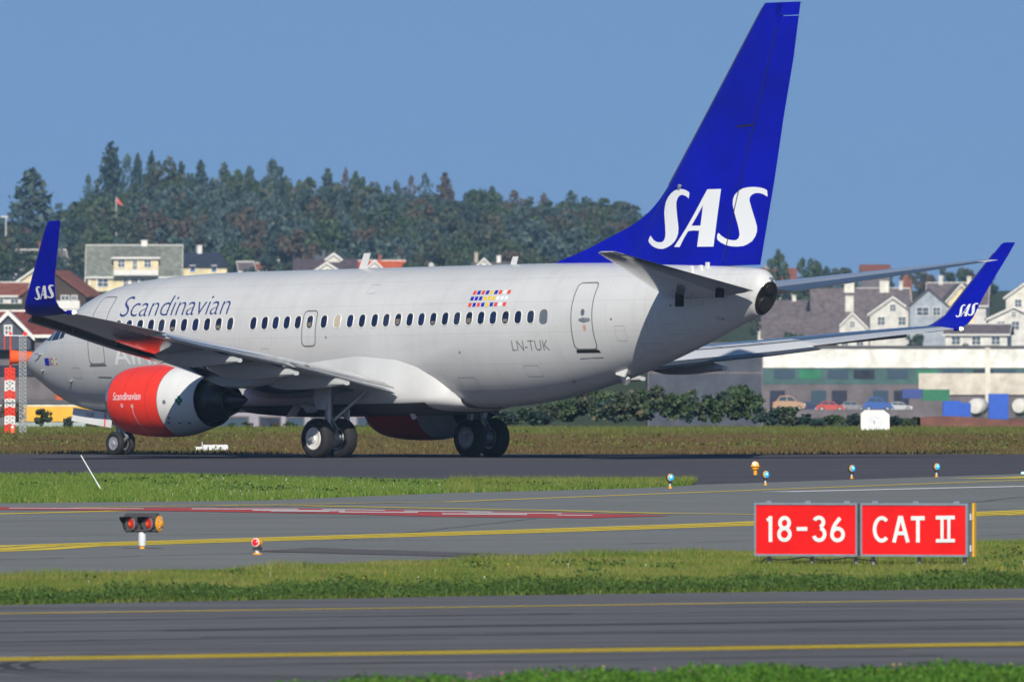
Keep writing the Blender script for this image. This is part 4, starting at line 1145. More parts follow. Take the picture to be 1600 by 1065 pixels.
M_bluelens = mat('blue_lens_glow', (.02, .35, .75), rough=.15, coat=.6, emit=(.02, .50, 1.0), estr=.55)
M_cyan = mat('pale_cyan_glow', (.4, .9, 1.0), rough=.2, emit=(.35, .9, 1.0), estr=2.0)
def blue_lamp(first, loc, rz, label):
    if first is None:
        g = empty('blue_edge_light', (0, 0, 0))
        MB().lathe([(-.02, .05), (.04, .048), (.06, .03)], (0, 0, 0), (0, 0, 1), 14).build('base_fitting', M_amber, g, True, 30)
        MB().tube((0, 0, .05), (0, 0, .14), .022, .03, 10).build('stem', M_postw, g, True)
        MB().lathe([(.12, .03), (.15, .06), (.21, .065)], (0, 0, 0), (0, 0, 1), 14).build('bracket', M_housing, g, True, 40)
        MB().lathe([(-.09, .05), (-.06, .095), (.0, .10)], (0, 0, .27), (0, -1, 0), 20).build('rear_cover', M_housing, g, True, 40)
        MB().lathe([(.0, .096), (.05, .092), (.055, .08)], (0, 0, .27), (0, -1, 0), 20).build('lamp_body', M_amber, g, True, 40)
        MB().lathe([(.045, .082), (.075, .075), (.10, .05), (.11, .01)], (0, 0, .27), (0, -1, 0), 20).build('lens', M_bluelens, g, True)
        MB().lathe([(.10, .028), (.114, .008)], (-.02, 0, .285), (0, -1, 0), 12).build('filament', M_cyan, g, True)
    else:
        g = copy_tree(first)
    g.location = loc; g.rotation_euler = (0, 0, rz); g.scale = (.85, .85, .95)
    tag(g, label, 'lamp', 'blue taxiway edge lights')
    return g
bl = blue_lamp(None, (5.98, 422.9, 0), R(38), 'blue edge light standing next to the amber dome light')
blue_lamp(bl, (3.66, 414.9, 0), R(30), 'blue edge light at the pointed end of the far grass strip')
blue_lamp(bl, (8.34, 440.0, 0), R(38), 'blue edge light in the middle of the row above the red sign')
blue_lamp(bl, (10.55, 445.4, 0), R(36), 'blue edge light farthest right above the red sign')

def amber_lamp():
    g = empty('amber_dome_light', (6.12, 450.9, 0))
    tag(g, 'amber pedestal lamp with a glowing dome standing by the runway', 'lamp')
    MB().lathe([(-.02, .052), (.13, .05), (.135, .045)], (0, 0, 0), (0, 0, 1), 14).build('stem', M_amber, g, True, 30)
    MB().lathe([(.13, .06), (.15, .09), (.20, .10), (.21, .125), (.235, .125)], (0, 0, 0), (0, 0, 1), 18).build('lamp_body', M_amber, g, True, 30)
    MB().lathe([(.236, .095), (.28, .09), (.33, .065), (.35, .01)], (0, 0, 0), (0, 0, 1), 18).build('dome', mat('amber_dome', (.8, .2, .05), rough=.1, coat=.5, emit=(1, .32, .08), estr=1.6), g, True)
    MB().lathe([(.26, .02), (.30, .04), (.335, .02)], (-.02, -.07, 0), (0, 0, 1), 12).build('filament', mat('warm_glow', (1, .9, .7), rough=.3, emit=(1, .85, .6), estr=3.0), g, True)
amber_lamp()
t = tag(MB().tube((13.0, 454.9, 0), (13.0, 454.9, .05), .09, .06, 12).build('inset_light', M_cyan, None, True), 'tiny flush cyan light at the right edge of the runway', 'lamp')

# leaning white marker rod in the far grass strip
rod = MB().tube((-9.31, 407.2, 0), (-9.80, 407.3, .83), .016, .013, 8)
tag(rod.build('marker_rod', M_postw, None, True), 'thin white rod leaning to the left in the far grass strip', 'rod')

# low white light unit beyond the runway, between nose wheel and main wheels
u = empty('approach_light_unit', (-8.85, 531, -.12)); tag(u, 'low white light unit on the ground beyond the runway near the nose wheel', 'lamp')
MB().box(-.30, .42, -.12, .12, .17, .33).build('housing', M_postw, u)
MB().lathe([(-.14, .07), (.0, .09), (.02, .085)], (.36, -.12, .25), (0, -1, 0), 16).build('lens_tube', M_postw, u, True, 40)
MB().box(-.52, -.32, -.08, .08, .17, .27).build('junction_box', M_postw, u)
MB().tube((-.33, 0, .1), (-.33, 0, .42), .014, .014, 8).build('aerial', M_postw, u)
for x in (-.45, -.1, .3): MB().tube((x, 0, -.02), (x, 0, .18), .025, .025, 8).build('leg', M_postw, u)

# windsock on its banded lattice mast
M_ored = mat('signal_red', (.78, .05, .02), rough=.5, var=.1, vscale=5); M_owhite = mat('signal_white', (.74, .74, .72), rough=.5, var=.1, vscale=5)
def lattice(parent, w, z0, z1, r, m, name, bay=.16):
    mb = MB(); h = w/2
    for sx, sy in ((-h, -h), (h, -h), (h, h), (-h, h)): mb.tube((sx, sy, z0), (sx, sy, z1), r, r, 6)
    n = max(1, int(round((z1-z0)/bay))); C_ = [(-h, -h), (h, -h), (h, h), (-h, h)]
    for i in range(n):
        za = z0+(z1-z0)*i/n; zb = z0+(z1-z0)*(i+1)/n
        for k in range(4):
            a = C_[k]; b = C_[(k+1) % 4]
            mb.tube((*a, za), (*b, zb), r*.7, r*.7, 5); mb.tube((*b, za), (*a, zb), r*.7, r*.7, 5); mb.tube((*a, zb), (*b, zb), r*.7, r*.7, 5)
    return mb.build(name, m, parent)
ws = empty('windsock_mast', (-17.15, 612, 0)); tag(ws, 'red and white banded lattice mast carrying an orange windsock', 'windsock')
for k, (a, b) in enumerate(((0, .33), (.33, .62), (.62, .91), (.91, 1.20), (1.20, 1.47), (1.47, 1.83), (1.83, 2.25))):
    lattice(ws, .30, a+.002, b, .034, M_ored if k % 2 == 0 else M_owhite, 'mast_section')
MB().tube((.02, 0, 2.2), (.02, 0, 3.4), .035, .03, 10).build('sock_pole', M_ored, ws, True)
MB().lathe([(0, .045), (.05, .05), (.09, .03)], (.02, 0, 3.4), (0, 0, 1), 12).build('red_lamp', mat('obstruction_lamp', (.9, .03, .03), rough=.2, emit=(1, .03, .02), estr=1.0), ws, True)
V = []; F = []; N = 20
for i in range(9):
    t = i/8; rr = .245-.07*t
    for k in range(N):
        a = 2*math.pi*k/N; V.append((.03+1.1*t, .02*t+rr*math.cos(a)*(1+.04*math.sin(3*a+i)), 2.64-.06*t*t+rr*math.sin(a)*(1+.05*math.sin(2*a+i))))
F = [(i*N+k, i*N+(k+1) % N, (i+1)*N+(k+1) % N, (i+1)*N+k) for i in range(8) for k in range(N)]
mesh_obj('sock', V, F, mat('sock_orange_fabric', (.85, .10, .012), rough=.8, var=.1, vscale=4), ws, smooth=True)
mb = MB()
for k in range(N):
    a, b = 2*math.pi*k/N, 2*math.pi*(k+1)/N
    mb.tube((.02, .25*math.cos(a), 2.64+.25*math.sin(a)), (.02, .25*math.cos(b), 2.64+.25*math.sin(b)), .014, .014, 5)
mb.build('sock_hoop', M_ored, ws)
tw = empty('lattice_tower', (-16.6, 608, 0)); tag(tw, 'slender grey lattice tower with a red lamp beside the windsock', 'tower')
lattice(tw, .22, 0, 3.35, .018, mat('galvanised_steel', (.38, .40, .41), rough=.5, metal=.4), 'lattice', .13)
MB().box(-.62, .25, -.02, .02, 3.36, 3.39).build('lamp_arm', M_postw, tw)
MB().lathe([(3.39, .06), (3.45, .07), (3.50, .04)], (.08, 0, 0), (0, 0, 1), 12).build('red_lamp', MATS['obstruction_lamp'], tw, True)
MB().tube((-.62, 0, 2.9), (-.62, 0, 3.4), .02, .02).build('side_post', M_ored, tw)
cn = empty('marker_cone', (-16.92, 607, 0)); tag(cn, 'small orange and white marker cone at the foot of the lattice tower', 'cone')
MB().lathe([(0, .11), (.02, .11), (.02, .09), (.24, .06)], (0, 0, 0), (0, 0, 1), 16).build('cone_body', mat('cone_orange', (.85, .16, .04), rough=.6), cn, True, 40)
MB().lathe([(.241, .06), (.32, .045), (.34, .02)], (0, 0, 0), (0, 0, 1), 16).build('cone_top', M_owhite, cn, True, 40)
# white cabinet beyond the runway
cb = empty('equipment_cabinet', (12.6, 622, 0)); tag(cb, 'white equipment cabinet with a sloped lid standing on the grass beyond the runway', 'cabinet')
MB().prism([(-.5, -.3, .05), (.5, -.3, .05), (.5, -.3, .62), (.3, -.3, .78), (-.35, -.3, .78), (-.5, -.3, .66)], (0, .6, 0)).build('cabinet_body', M_owhite, cb)
for x in (-.245, .005): MB().box(x, x+.235, -.318, -.301, .10, .60).build('cabinet_door', M_postw, cb)
MB().box(-.04, -.02, -.335, -.319, .30, .42).build('handle', M_housing, cb)
for x in (-.4, .4): MB().box(x-.06, x+.06, -.25, .25, -.02, .05).build('foot', M_housing, cb)
# ------------------------------------------------------------------ town and hill beyond the airfield
def plaster(name, c): return mat(name, c, rough=.85, spec=.2, var=.22, vscale=.9)
def tiles(name, c): return mat(name, c, rough=.8, spec=.2, var=.34, vscale=1.6)
W_cream = plaster('cream_boarding', (.74, .64, .40)); W_white = plaster('white_boarding', (.66, .65, .61)); W_brown = plaster('brown_boarding', (.07, .048, .036))
W_pale = plaster('pale_boarding', (.70, .68, .60)); W_grey = plaster('grey_blue_boarding', (.36, .40, .45)); W_darkb = plaster('dark_cladding', (.075, .085, .11)); W_mauve = plaster('mauve_grey_cladding', (.15, .135, .145))
R_grey = tiles('grey_slate', (.20, .215, .18)); R_navy = tiles('dark_slate', (.030, .036, .06)); R_red = tiles('red_brown_tile', (.24, .085, .055)); R_orange = tiles('orange_tile', (.56, .115, .035))
R_brown = tiles('grey_brown_tile', (.17, .145, .13)); R_purple = tiles('purple_brown_tile', (.095, .072, .085)); R_maroon = tiles('maroon_roof', (.21, .055, .045)); R_mauve = tiles('mauve_brown_tile', (.14, .115, .12))
M_trim = mat('white_trim', (.74, .73, .69), rough=.7, var=.08, vscale=2); M_pane = mat('house_window_glass', (.045, .075, .11), rough=.12, coat=.3); M_bluepane = mat('blue_blind', (.03, .09, .25), rough=.4)
M_brick = mat('chimney_brick', (.26, .10, .07), rough=.9, var=.2, vscale=4)

def add_window(parent, x, z, w, h, y=-.03, pane=None, frame=None, cross=True):
    f = MB()
    for a, b, c, d in ((x-w/2-.09, x+w/2+.09, z+h, z+h+.10), (x-w/2-.09, x+w/2+.09, z-.10, z), (x-w/2-.09, x-w/2, z, z+h), (x+w/2, x+w/2+.09, z, z+h)):
        f.box(a, b, y-.06, y, c, d)
    if cross:
        f.box(x-.035, x+.035, y-.05, y, z, z+h); f.box(x-w/2, x-.036, y-.048, y, z+h*.5-.03, z+h*.5+.03); f.box(x+.036, x+w/2, y-.048, y, z+h*.5-.03, z+h*.5+.03)
    fo = f.build('window', frame or M_trim, parent)
    mesh_obj('pane', [(x-w/2, y-.02, z), (x+w/2, y-.02, z), (x+w/2, y-.02, z+h), (x-w/2, y-.02, z+h)], [(0, 1, 2, 3)], pane or M_pane, fo)

def house(label, x, d, w, depth, zbase, zeave, zridge, ridge, wall, roof, yaw=0.0, wins=(), chim=(), trim=True, gable_win=None, over=.35, cat='house', group=None):
    """ridge 'x': roof slope faces the camera; ridge 'y': gable faces the camera. Local origin at the middle of the front wall"""
    zg = min(zbase, ground_z(x, d))-.4
    h = empty('house', (x, d, zg), yaw); tag(h, label, cat, group)
    e, r_, W = zeave-zg, zridge-zg, w/2
    if ridge == 'x':
        V = [(-W, 0, 0), (W, 0, 0), (W, depth, 0), (-W, depth, 0), (-W, 0, e), (W, 0, e), (W, depth, e), (-W, depth, e), (-W, depth/2, r_-.12), (W, depth/2, r_-.12)]
        F = [(0, 1, 5, 4), (1, 2, 6, 9, 5), (2, 3, 7, 6), (3, 0, 4, 8, 7)]
        sl = (r_-e)/(depth/2)
        def slab(y0, z0, y1, z1): return [(-W-over, y0, z0), (W+over, y0, z0), (W+over, y1, z1), (-W-over, y1, z1)]
        ro = MB().prism(slab(-over, e-over*sl, depth/2, r_), (0, 0, -.16)).prism(slab(depth+over, e-over*sl, depth/2, r_), (0, 0, -.16))
    else:
        V = [(-W, 0, 0), (W, 0, 0), (W, depth, 0), (-W, depth, 0), (-W, 0, e), (W, 0, e), (W, depth, e), (-W, depth, e), (0, 0, r_-.12), (0, depth, r_-.12)]
        F = [(0, 1, 5, 8, 4), (1, 2, 6, 5), (2, 3, 7, 9, 6), (3, 0, 4, 7)]
        sl = (r_-e)/W
        ro = MB().prism([(-W-over, -over, e-over*sl), (0, -over, r_), (0, depth+over, r_), (-W-over, depth+over, e-over*sl)], (0, 0, -.16)).prism([(W+over, -over, e-over*sl), (0, -over, r_), (0, depth+over, r_), (W+over, depth+over, e-over*sl)], (0, 0, -.16))
    mesh_obj('wall', V, F, wall, h)
    rf = ro.build('roof', roof, h)
    if trim:
        t = MB(); k = .16
        if ridge == 'x':
            t.box(-W-over, W+over, -over-.06, -over+.0, e-over*sl-.22, e-over*sl-.02)
            for sx in (-W-over-.03, W+over-.02):
                t.prism([(sx, -over, e-over*sl-.24), (sx, -over, e-over*sl+.04), (sx, depth/2, r_+.05), (sx, depth/2, r_-.22)], (.06, 0, 0))
            t.box(-W-over, W+over, depth/2-.08, depth/2+.08, r_-.02, r_+.09)
        else:
            for sx in (-1, 1):
                t.prism([(sx*(W+over), -over-.05, e-over*sl-.24), (sx*(W+over), -over-.05, e-over*sl+.03), (0, -over-.05, r_+.05), (0, -over-.05, r_-.24)], (0, .05, 0))
        t.build('trim', M_trim, rf)
    for cx, cw, ch, cm in chim:
        zt = r_ if ridge == 'x' else r_-abs(cx)*sl
        MB().box(cx-cw/2, cx+cw/2, (depth/2 if ridge == 'x' else depth*.4)-cw/2, (depth/2 if ridge == 'x' else depth*.4)+cw/2, zt-.6, zt+ch).box(cx-cw/2-.06, cx+cw/2+.06, (depth/2 if ridge == 'x' else depth*.4)-cw/2-.06, (depth/2 if ridge == 'x' else depth*.4)+cw/2+.06, zt+ch, zt+ch+.10).build('chimney', cm, rf)
    for q in wins:
        wx, wz, ww, wh = q[:4]; add_window(h, wx, e+wz, ww, wh, -.02, *(q[4:] if len(q) > 4 else ()))
    if gable_win:
        gx, gz0, gw, gh = gable_win[:4]; add_window(h, gx, e+gz0, gw, gh, -.02, gable_win[4] if len(gable_win) > 4 else None)
    return h

def dormer(h, x, w, z0, ze, zr, y0, y1, wall, roof, wins, ridge='x'):
    """a dormer is part of its house: wall box with its own roof and windows; coordinates local to the house"""
    W = w/2
    if ridge == 'x':
        d = MB().box(x-W, x+W, y0, y1, z0, ze).build('dormer', wall, h)
        MB().prism([(x-W-.25, y0-.35, ze-.10), (x+W+.25, y0-.35, ze-.10), (x+W+.25, y1, zr), (x-W-.25, y1, zr)], (0, 0, .16)).build('dormer_roof', roof, d)
        MB().box(x-W-.25, x+W+.25, y0-.42, y0-.352, ze-.2, ze+.04).build('dormer_trim', M_trim, d)
    else:
        d = mesh_obj('dormer', [(x-W, y0, z0), (x+W, y0, z0), (x+W, y0, ze), (x, y0, zr), (x-W, y0, ze), (x-W, y1, z0), (x+W, y1, z0), (x+W, y1, ze), (x, y1, zr), (x-W, y1, ze)], [(0, 1, 2, 3, 4), (1, 6, 7, 2), (5, 0, 4, 9)], wall, h)
        sl = (zr-ze)/W; o = .25
        MB().prism([(x-W-o, y0-o, ze-o*sl+.02), (x, y0-o, zr+.05), (x, y1, zr+.05), (x-W-o, y1, ze-o*sl+.02)], (0, 0, .12)).prism([(x+W+o, y0-o, ze-o*sl+.02), (x, y0-o, zr+.05), (x, y1, zr+.05), (x+W+o, y1, ze-o*sl+.02)], (0, 0, .12)).build('dormer_roof', roof, d)
        t = MB()
        for sx in (-1, 1): t.prism([(x+sx*(W+o), y0-o-.05, ze-o*sl-.16), (x+sx*(W+o), y0-o-.05, ze-o*sl+.14), (x, y0-o-.05, zr+.19), (x, y0-o-.05, zr-.12)], (0, .05, 0))
        t.build('dormer_trim', M_trim, d)
    for wx, wz, ww, wh in wins: add_window(d, x+wx, wz, ww, wh, y0-.02)
    return d

h1 = house('long grey-brown roofed house with white gables behind the near winglet', -63.8, 2350, 10.8, 7, 8.5, 10.86, 13.13, 'x', W_white, R_brown, R(8), chim=((2.4, .55, .9, M_brick),), wins=((2.6, -1.4, 1.0, 1.0), (4.0, -1.4, .9, 1.0)))
dormer(h1, -4.3, 2.6, 2.2, 4.0, 5.0, -.3, 3, W_white, R_brown, ((0, 3.0, .6, .7),), 'y')
house('small cream house with a white gable edge at the left of the winglet', -56.8, 2150, 5.8, 7, 6.8, 8.43, 10.42, 'y', W_cream, R_brown, 0, wins=((-1.6, -1.3, .8, .9),))
house('low house with red-brown roof and white end wall at the far left', -56.8, 2000, 4.6, 6, 4.8, 6.83, 8.11, 'x', W_white, R_red, R(-6), wins=((-.4, -1.5, .8, .9), (1.3, -1.5, .8, .9)))
h4 = house('dark brown house with red-brown gable roof right of the winglet', -48.6, 1900, 6.9, 8, 4.6, 6.70, 9.19, 'y', W_brown, R_red, R(-10), wins=((1.25, -1.2, .75, .95), (2.25, -1.2, .5, .95), (-1.2, -1.2, .8, .95)), trim=False)
MB().box(.4, 3.0, -.9, -.04, 1.0, 1.12).build('balcony', M_trim, h4); MB().box(.4, 3.0, -.9, -.86, 1.13, 1.9).build('balcony_rail', M_trim, h4)
hb = house('large cream house with a grey roof and wide front dormer above the nose', -47.49, 2250, 11.5, 8, 7.3, 9.68, 13.3, 'x', W_cream, R_grey, 0, chim=((1.25, .75, .55, M_trim),),
           wins=((-3.9, -1.55, 1.3, .95), (-.9, -1.9, .7, 1.5), (.1, -1.9, .7, 1.5), (1.0, -1.9, .6, 1.5), (3.4, -1.5, 1.9, .8)))
zg_ = hb.location.z
dormer(hb, .28, 5.6, 9.70-zg_, 11.77-zg_, 13.05-zg_, .35, 3.7, W_cream, R_grey, ((-1.85, 10.55-zg_, .8, .95), (-.15, 10.25-zg_, .5, 1.25), (1.45, 10.55-zg_, .8, .95)))
MB().box(-2.5, 3.1, -1.2, -.05, 9.50-zg_, 9.62-zg_).box(-2.5, 3.1, -1.2, -1.12, 9.63-zg_, 10.2-zg_).build('balcony', M_trim, hb)
for x in (-5.6, -4.6, -.6, .7): MB().box(x-.09, x+.09, -.10, -.03, .3, 9.35-zg_).build('corner_board', M_trim, hb)
house('cream house with dark slate roof and blue blinds right of the large cream house', -39.4, 2300, 5.9, 6.5, 8.8, 10.88, 12.6, 'x', W_cream, R_navy, R(20), wins=((-1.7, -.75, .62, .72, M_bluepane, M_trim, False), (1.2, -.75, .62, .72, M_bluepane, M_trim, False)), chim=((.3, .6, .8, M_trim),), trim=False, over=.2)
house('small house with a mauve-brown roof and white lattice end', -34.0, 2300, 1.9, 4, 9.2, 10.3, 11.37, 'x', W_white, R_mauve, R(8), wins=((0, -.9, .5, .6),), over=.2)
house('small red-brown roofed house half hidden by a bush', -32.2, 2350, 3.4, 4, 9.3, 10.44, 11.37, 'x', W_white, R_red, 0, wins=((.8, -.9, .5, .6),), over=.2, chim=((1.5, .3, .4, M_trim),))
hp_ = house('dark purple-brown roofed house with a white front gable', -23.46, 2250, 7.5, 7, 8.3, 10.0, 11.61, 'x', W_white, R_purple, 0, chim=((-1.0, .55, .35, mat('slate_chimney', (.07, .09, .12), rough=.8)), (-.2, .45, 1.0, MATS['slate_chimney'])), trim=False)
zz = -hp_.location.z
dormer(hp_, .21, 3.5, 8.6+zz, 9.95+zz, 11.05+zz, -1.2, 3.4, W_pale, R_purple, ((.1, 10.05+zz, .3, .32),), 'y')
dormer(hp_, 1.05, 1.7, 11.2+zz, 11.62+zz, 12.2+zz, 2.6, 4.4, W_pale, R_mauve, (), 'y')
ho = house('house with a bright orange roof and a small white gable behind the roof antenna', -16.59, 2260, 6.0, 6, 8.3, 10.27, 11.4, 'x', W_white, R_orange, 0, chim=((-.1, .45, .65, M_brick),), trim=True, over=.15)
zz = -ho.location.z
dormer(ho, -.73, 2.0, 9.3+zz, 10.42+zz, 11.36+zz, -.6, 3, W_white, R_orange, ((0, 9.9+zz, .5, .6),), 'y')
hw = house('low white house with two pale chimneys below the dorsal fin tip', -2.42, 2260, 4.8, 6, 8.7, 10.84, 11.2, 'x', W_white, R_brown, 0, chim=((-2.1, .42, 1.15, mat('beige_chimney', (.42, .37, .30), rough=.8)), (.75, .5, .75, M_trim)), trim=False)
dormer(hw, -1.1, 1.5, 1.6, 10.9-hw.location.z, 11.6-hw.location.z, -.3, 3, W_white, R_brown, (), 'y')
dm = empty('roof_dome', (-10.2, 2262, ground_z(-10.2, 2262))); tag(dm, 'small round white dome on a stalk between the orange and the white house', 'dome')
MB().lathe([(0, .30), (1.0, .28), (1.2, .33)], (0, 0, 0), (0, 0, 1), 16).build('stalk', W_pale, dm, True, 40)
MB().lathe([(1.2, .36), (1.5, .40), (1.75, .33), (1.9, .2), (1.96, .02)], (0, 0, 0), (0, 0, 1), 18).build('cap', W_white, dm, True)
dm.location.z = 9.2
house('red-brown roof just right of the tail cone', 39.4, 2650, 5.2, 6, 8.0, 10.1, 11.6, 'x', W_pale, R_red, 0, trim=False, over=.2, chim=((-1.6, .5, .35, mat('beige_chimney', (.42, .37, .30))),))
# right-hand town
house('lower mauve-brown roofed house right of the tail cone exhaust', 37.6, 2335, 9.5, 8, -1.1, 1.9, 5.0, 'x', W_pale, R_mauve, 0, wins=((2.5, -1.5, 1.0, 1.0),), trim=False)
hA = house('house with a broad mauve-brown roof right of the tail', 45.0, 2350, 11.0, 9, -1.1, 2.05, 8.09, 'x', W_pale, R_mauve, 0, wins=((-4.2, -2.0, 1.2, 1.2), (3.9, -2, 1.2, 1.2)), trim=False, chim=((-.7, 1.3, 1.1, W_pale), (3.9, 1.2, .9, W_pale)))
zz = -hA.location.z
dormer(hA, -.4, 3.9, -.6+zz, 2.9+zz, 4.8+zz, -1.6, 4, W_white, R_mauve, ((0, 3.0+zz, .55, .7), (-1, .6+zz, .8, 1.0), (1, .6+zz, .8, 1.0)), 'y')
MB().box(-1.25, -.15, 2.2, 3.0, 5.0+zz, 7.1+zz).build('chimney', W_pale, hA)
house('white house with a pale gable peak left of the far winglet', 49.3, 2320, 5.9, 8, .2, 4.89, 6.96, 'y', W_white, R_mauve, 0, wins=((-1.5, -1.6, .9, 1.0), (1.2, -1.6, .9, 1.0), (0, .2, .7, .8)), gable_win=None)
house('grey-blue gabled house with dark windows left of the far winglet', 53.5, 2300, 4.9, 7, .6, 5.87, 8.0, 'y', W_grey, R_mauve, 0, wins=((-.8, -1.35, 1.5, 1.0, M_pane), (1.0, -1.35, .9, 1.0, M_pane)), trim=False)
house('cream gabled house just left of the far winglet top', 57.9, 2310, 3.6, 7, .6, 6.6, 8.6, 'y', W_cream, R_brown, R(5), wins=((-.6, -1.2, .7, .9),))
house('pale gabled house at the right edge of the picture', 65.6, 2280, 5.5, 7, .6, 6.99, 8.95, 'y', W_pale, R_mauve, 0, wins=((-1.2, -1.4, .8, .9), (.8, -1.4, .8, .9)))
house('white house with a reddish roof right of the far winglet', 63.0, 2250, 6.3, 7, .3, 4.22, 5.66, 'y', W_white, R_red, 0, wins=((-1.6, -1.5, .9, 1.0), (.2, -1.5, .9, 1.0), (1.8, -1.5, .9, 1.0), (0, .1, .5, .6)))
house('white house with a flat pitched roof below the far winglet', 57.0, 2200, 7.6, 7, -.8, 2.33, 3.43, 'x', W_white, R_mauve, R(-6), wins=((-2.5, -1.4, 1, .9), (0, -1.4, 1, .9), (2.4, -1.4, 1, .9)))
house('small red-roofed house on the skyline above the right-hand town', 52.7, 2600, 4.2, 5, 9.0, 11.23, 11.98, 'x', W_mauve, R_red, 0, trim=False, over=.15)
house('narrow house with a red end wall below the right tailplane', 53.9, 2450, 1.6, 5, 6.0, 9.2, 10.6, 'y', R_red, R_mauve, 0, trim=False, over=.1)
house('brown-roofed house half hidden by trees under the right tailplane', 36.2, 2420, 6.0, 7, 1.0, 4.4, 6.6, 'x', W_pale, R_mauve, R(-8), wins=((1.0, -1.1, .9, .8),), trim=False, chim=((1.5, .5, .6, W_pale),))
house('mauve roofed house behind the far wing tip', 50.5, 2420, 6.5, 7, 1.0, 5.5, 8.2, 'x', W_pale, R_mauve, R(5), wins=((1.5, -1.1, .9, .8),), chim=((2.4, .5, .9, W_white),))
house('mauve roofed house near the right edge under the skyline trees', 60.8, 2450, 8.0, 7, 1.0, 6.2, 9.0, 'x', W_white, R_mauve, R(-5), wins=((-1.5, -1.1, .9, .8), (1.5, -1.1, .9, .8)), chim=((-2.4, .6, .9, W_white), (1.5, .6, .8, W_pale)))

# ---- industrial buildings nearer the airfield
def hall(label, x, d, w, depth, z0, z1, bands, posts=(), cat='building', yaw=0.0):
    """flat-roofed block built from horizontal cladding bands; bands = (za, zb, material, proud)"""
    h = empty('hall', (x, d, 0), yaw); tag(h, label, cat)
    MB().box(-w/2, w/2, 0, depth, min(z0, ground_z(x, d))-.4, z1).build('wall', W_mauve, h)
    for k, (za, zb, m, pr, xa, xb) in enumerate(bands):
        MB().box(xa, xb, -pr, -.003, za, zb).build('cladding_band', m, h)
    MB().box(-w/2-.15, w/2+.15, -.2, depth+.1, z1, z1+.18).build('roof', mat('hall_roof_felt', (.10, .10, .11), rough=.9), h)
    for px, pw, za, zb in posts: MB().box(px-pw/2, px+pw/2, -.32, -.2, za, zb).build('column', W_pale, h)
    return h
W_teal = plaster('teal_glazing_band', (.07, .13, .13)); W_beige = plaster('beige_cladding', (.62, .57, .49)); W_lime = plaster('green_panel', (.04, .20, .11)); W_sheet = plaster('white_sheet_cladding', (.80, .79, .74))
wh = hall('long white-clad hall with a dark window band in the right background', 33.5, 1300, 31, 14, -3.5, 1.85, ((.45, 1.84, W_sheet, .12, -15.4, 15.4), (-.75, .44, W_teal, .06, -15.4, 15.4), (-1.5, .05, W_beige, .16, -4.0, 15.4), (-3.5, -.76, W_mauve, .05, -15.4, -4.01)),
          posts=((1.0, .35, -2.2, 1.9), (9.5, .35, -2.2, 1.9)))
for k in range(30): MB().box(-15.3+k*1.03, -15.25+k*1.03, -.135, -.121, .47, 1.82).build('cladding_rib', W_sheet, wh)
for k in range(19): MB().box(-3.9+k*1.03, -3.85+k*1.03, -.175, -.161, -1.48, .03).build('cladding_rib', W_beige, wh)
for k in range(14):
    x = -14.6+k*2.05+random.uniform(-.25, .25)
    MB().box(x, x+1.5, -.09, -.061, -.35, .30).build('window', (M_pane, W_lime, M_pane, R_navy)[k % 4], wh)
for k in range(7):
    MB().box(-14.8+k*1.5, -13.7+k*1.5, -.10, -.051, -2.5, -1.2).build('window', (R_navy, W_mauve, M_pane)[k % 3], wh)
hall('dark blue-grey hall beyond the airliner tail', 12.4, 1150, 7.4, 10, -2.9, 2.3, ((.6, 2.2, W_darkb, .08, -3.6, 3.6), (-2.9, .45, W_darkb, .05, -3.6, 3.6), (.46, .59, W_mauve, .06, -3.6, 3.6)))
lh = house('long building with a maroon roof and grey walls behind the nose', -32.5, 1150, 16, 9, -3.2, 3.08, 4.47, 'x', W_mauve, R_maroon, 0, trim=True, cat='building', over=.3)
zz = -lh.location.z
dormer(lh, .2, 2.9, 2.0+zz, 2.95+zz, 4.35+zz, -1.0, 4, W_darkb, W_grey, ((.0, 3.0+zz, .35, .5),), 'y')
MB().box(-8, 8, -.12, -.02, .33+zz, 1.0+zz).build('window_band', R_navy, lh); MB().box(-8, 8, -.14, -.02, 2.55+zz, 2.85+zz).build('window_band', R_navy, lh)
MB().box(3.9, 5.3, -.4, -.15, -1.35+zz, -.75+zz).build('loading_hatch', M_black, lh)
MB().box(3.2, 3.7, -.4, -.15, -1.45+zz, -.65+zz).build('orange_panel', R_orange, lh)
yb = hall('low building with a bright yellow fascia below the nose', -25.6, 1000, 6.2, 8, -3, -.75, ((-1.75, -.92, mat('yellow_fascia', (.80, .42, .02), rough=.6, var=.1, vscale=.8), .12, -2.2, 3.05), (-.91, -.70, W_pale, .08, -3.0, 3.05), (-2.6, -1.76, mat('pale_green_render', (.33, .40, .38), rough=.8, var=.2, vscale=1), .05, -2.2, 3.05)))
bb = hall('pale blue-grey building seen under the wing behind the main wheels', -10.6, 1000, 11.5, 8, -3, .35, ((-3, -1.2, mat('lilac_render', (.30, .29, .34), rough=.8, var=.1, vscale=.8), .06, -5.7, 5.7),))
for k, (x, w_) in enumerate(((-4.9, 1.5), (-2.9, 1.1), (-1.5, .9), (.3, 1.7), (2.6, 1.2), (4.4, 1.2))):
    add_window(bb, x, -2.3, w_, .75, -.08, R_navy if k % 2 else M_pane, W_mauve, False)

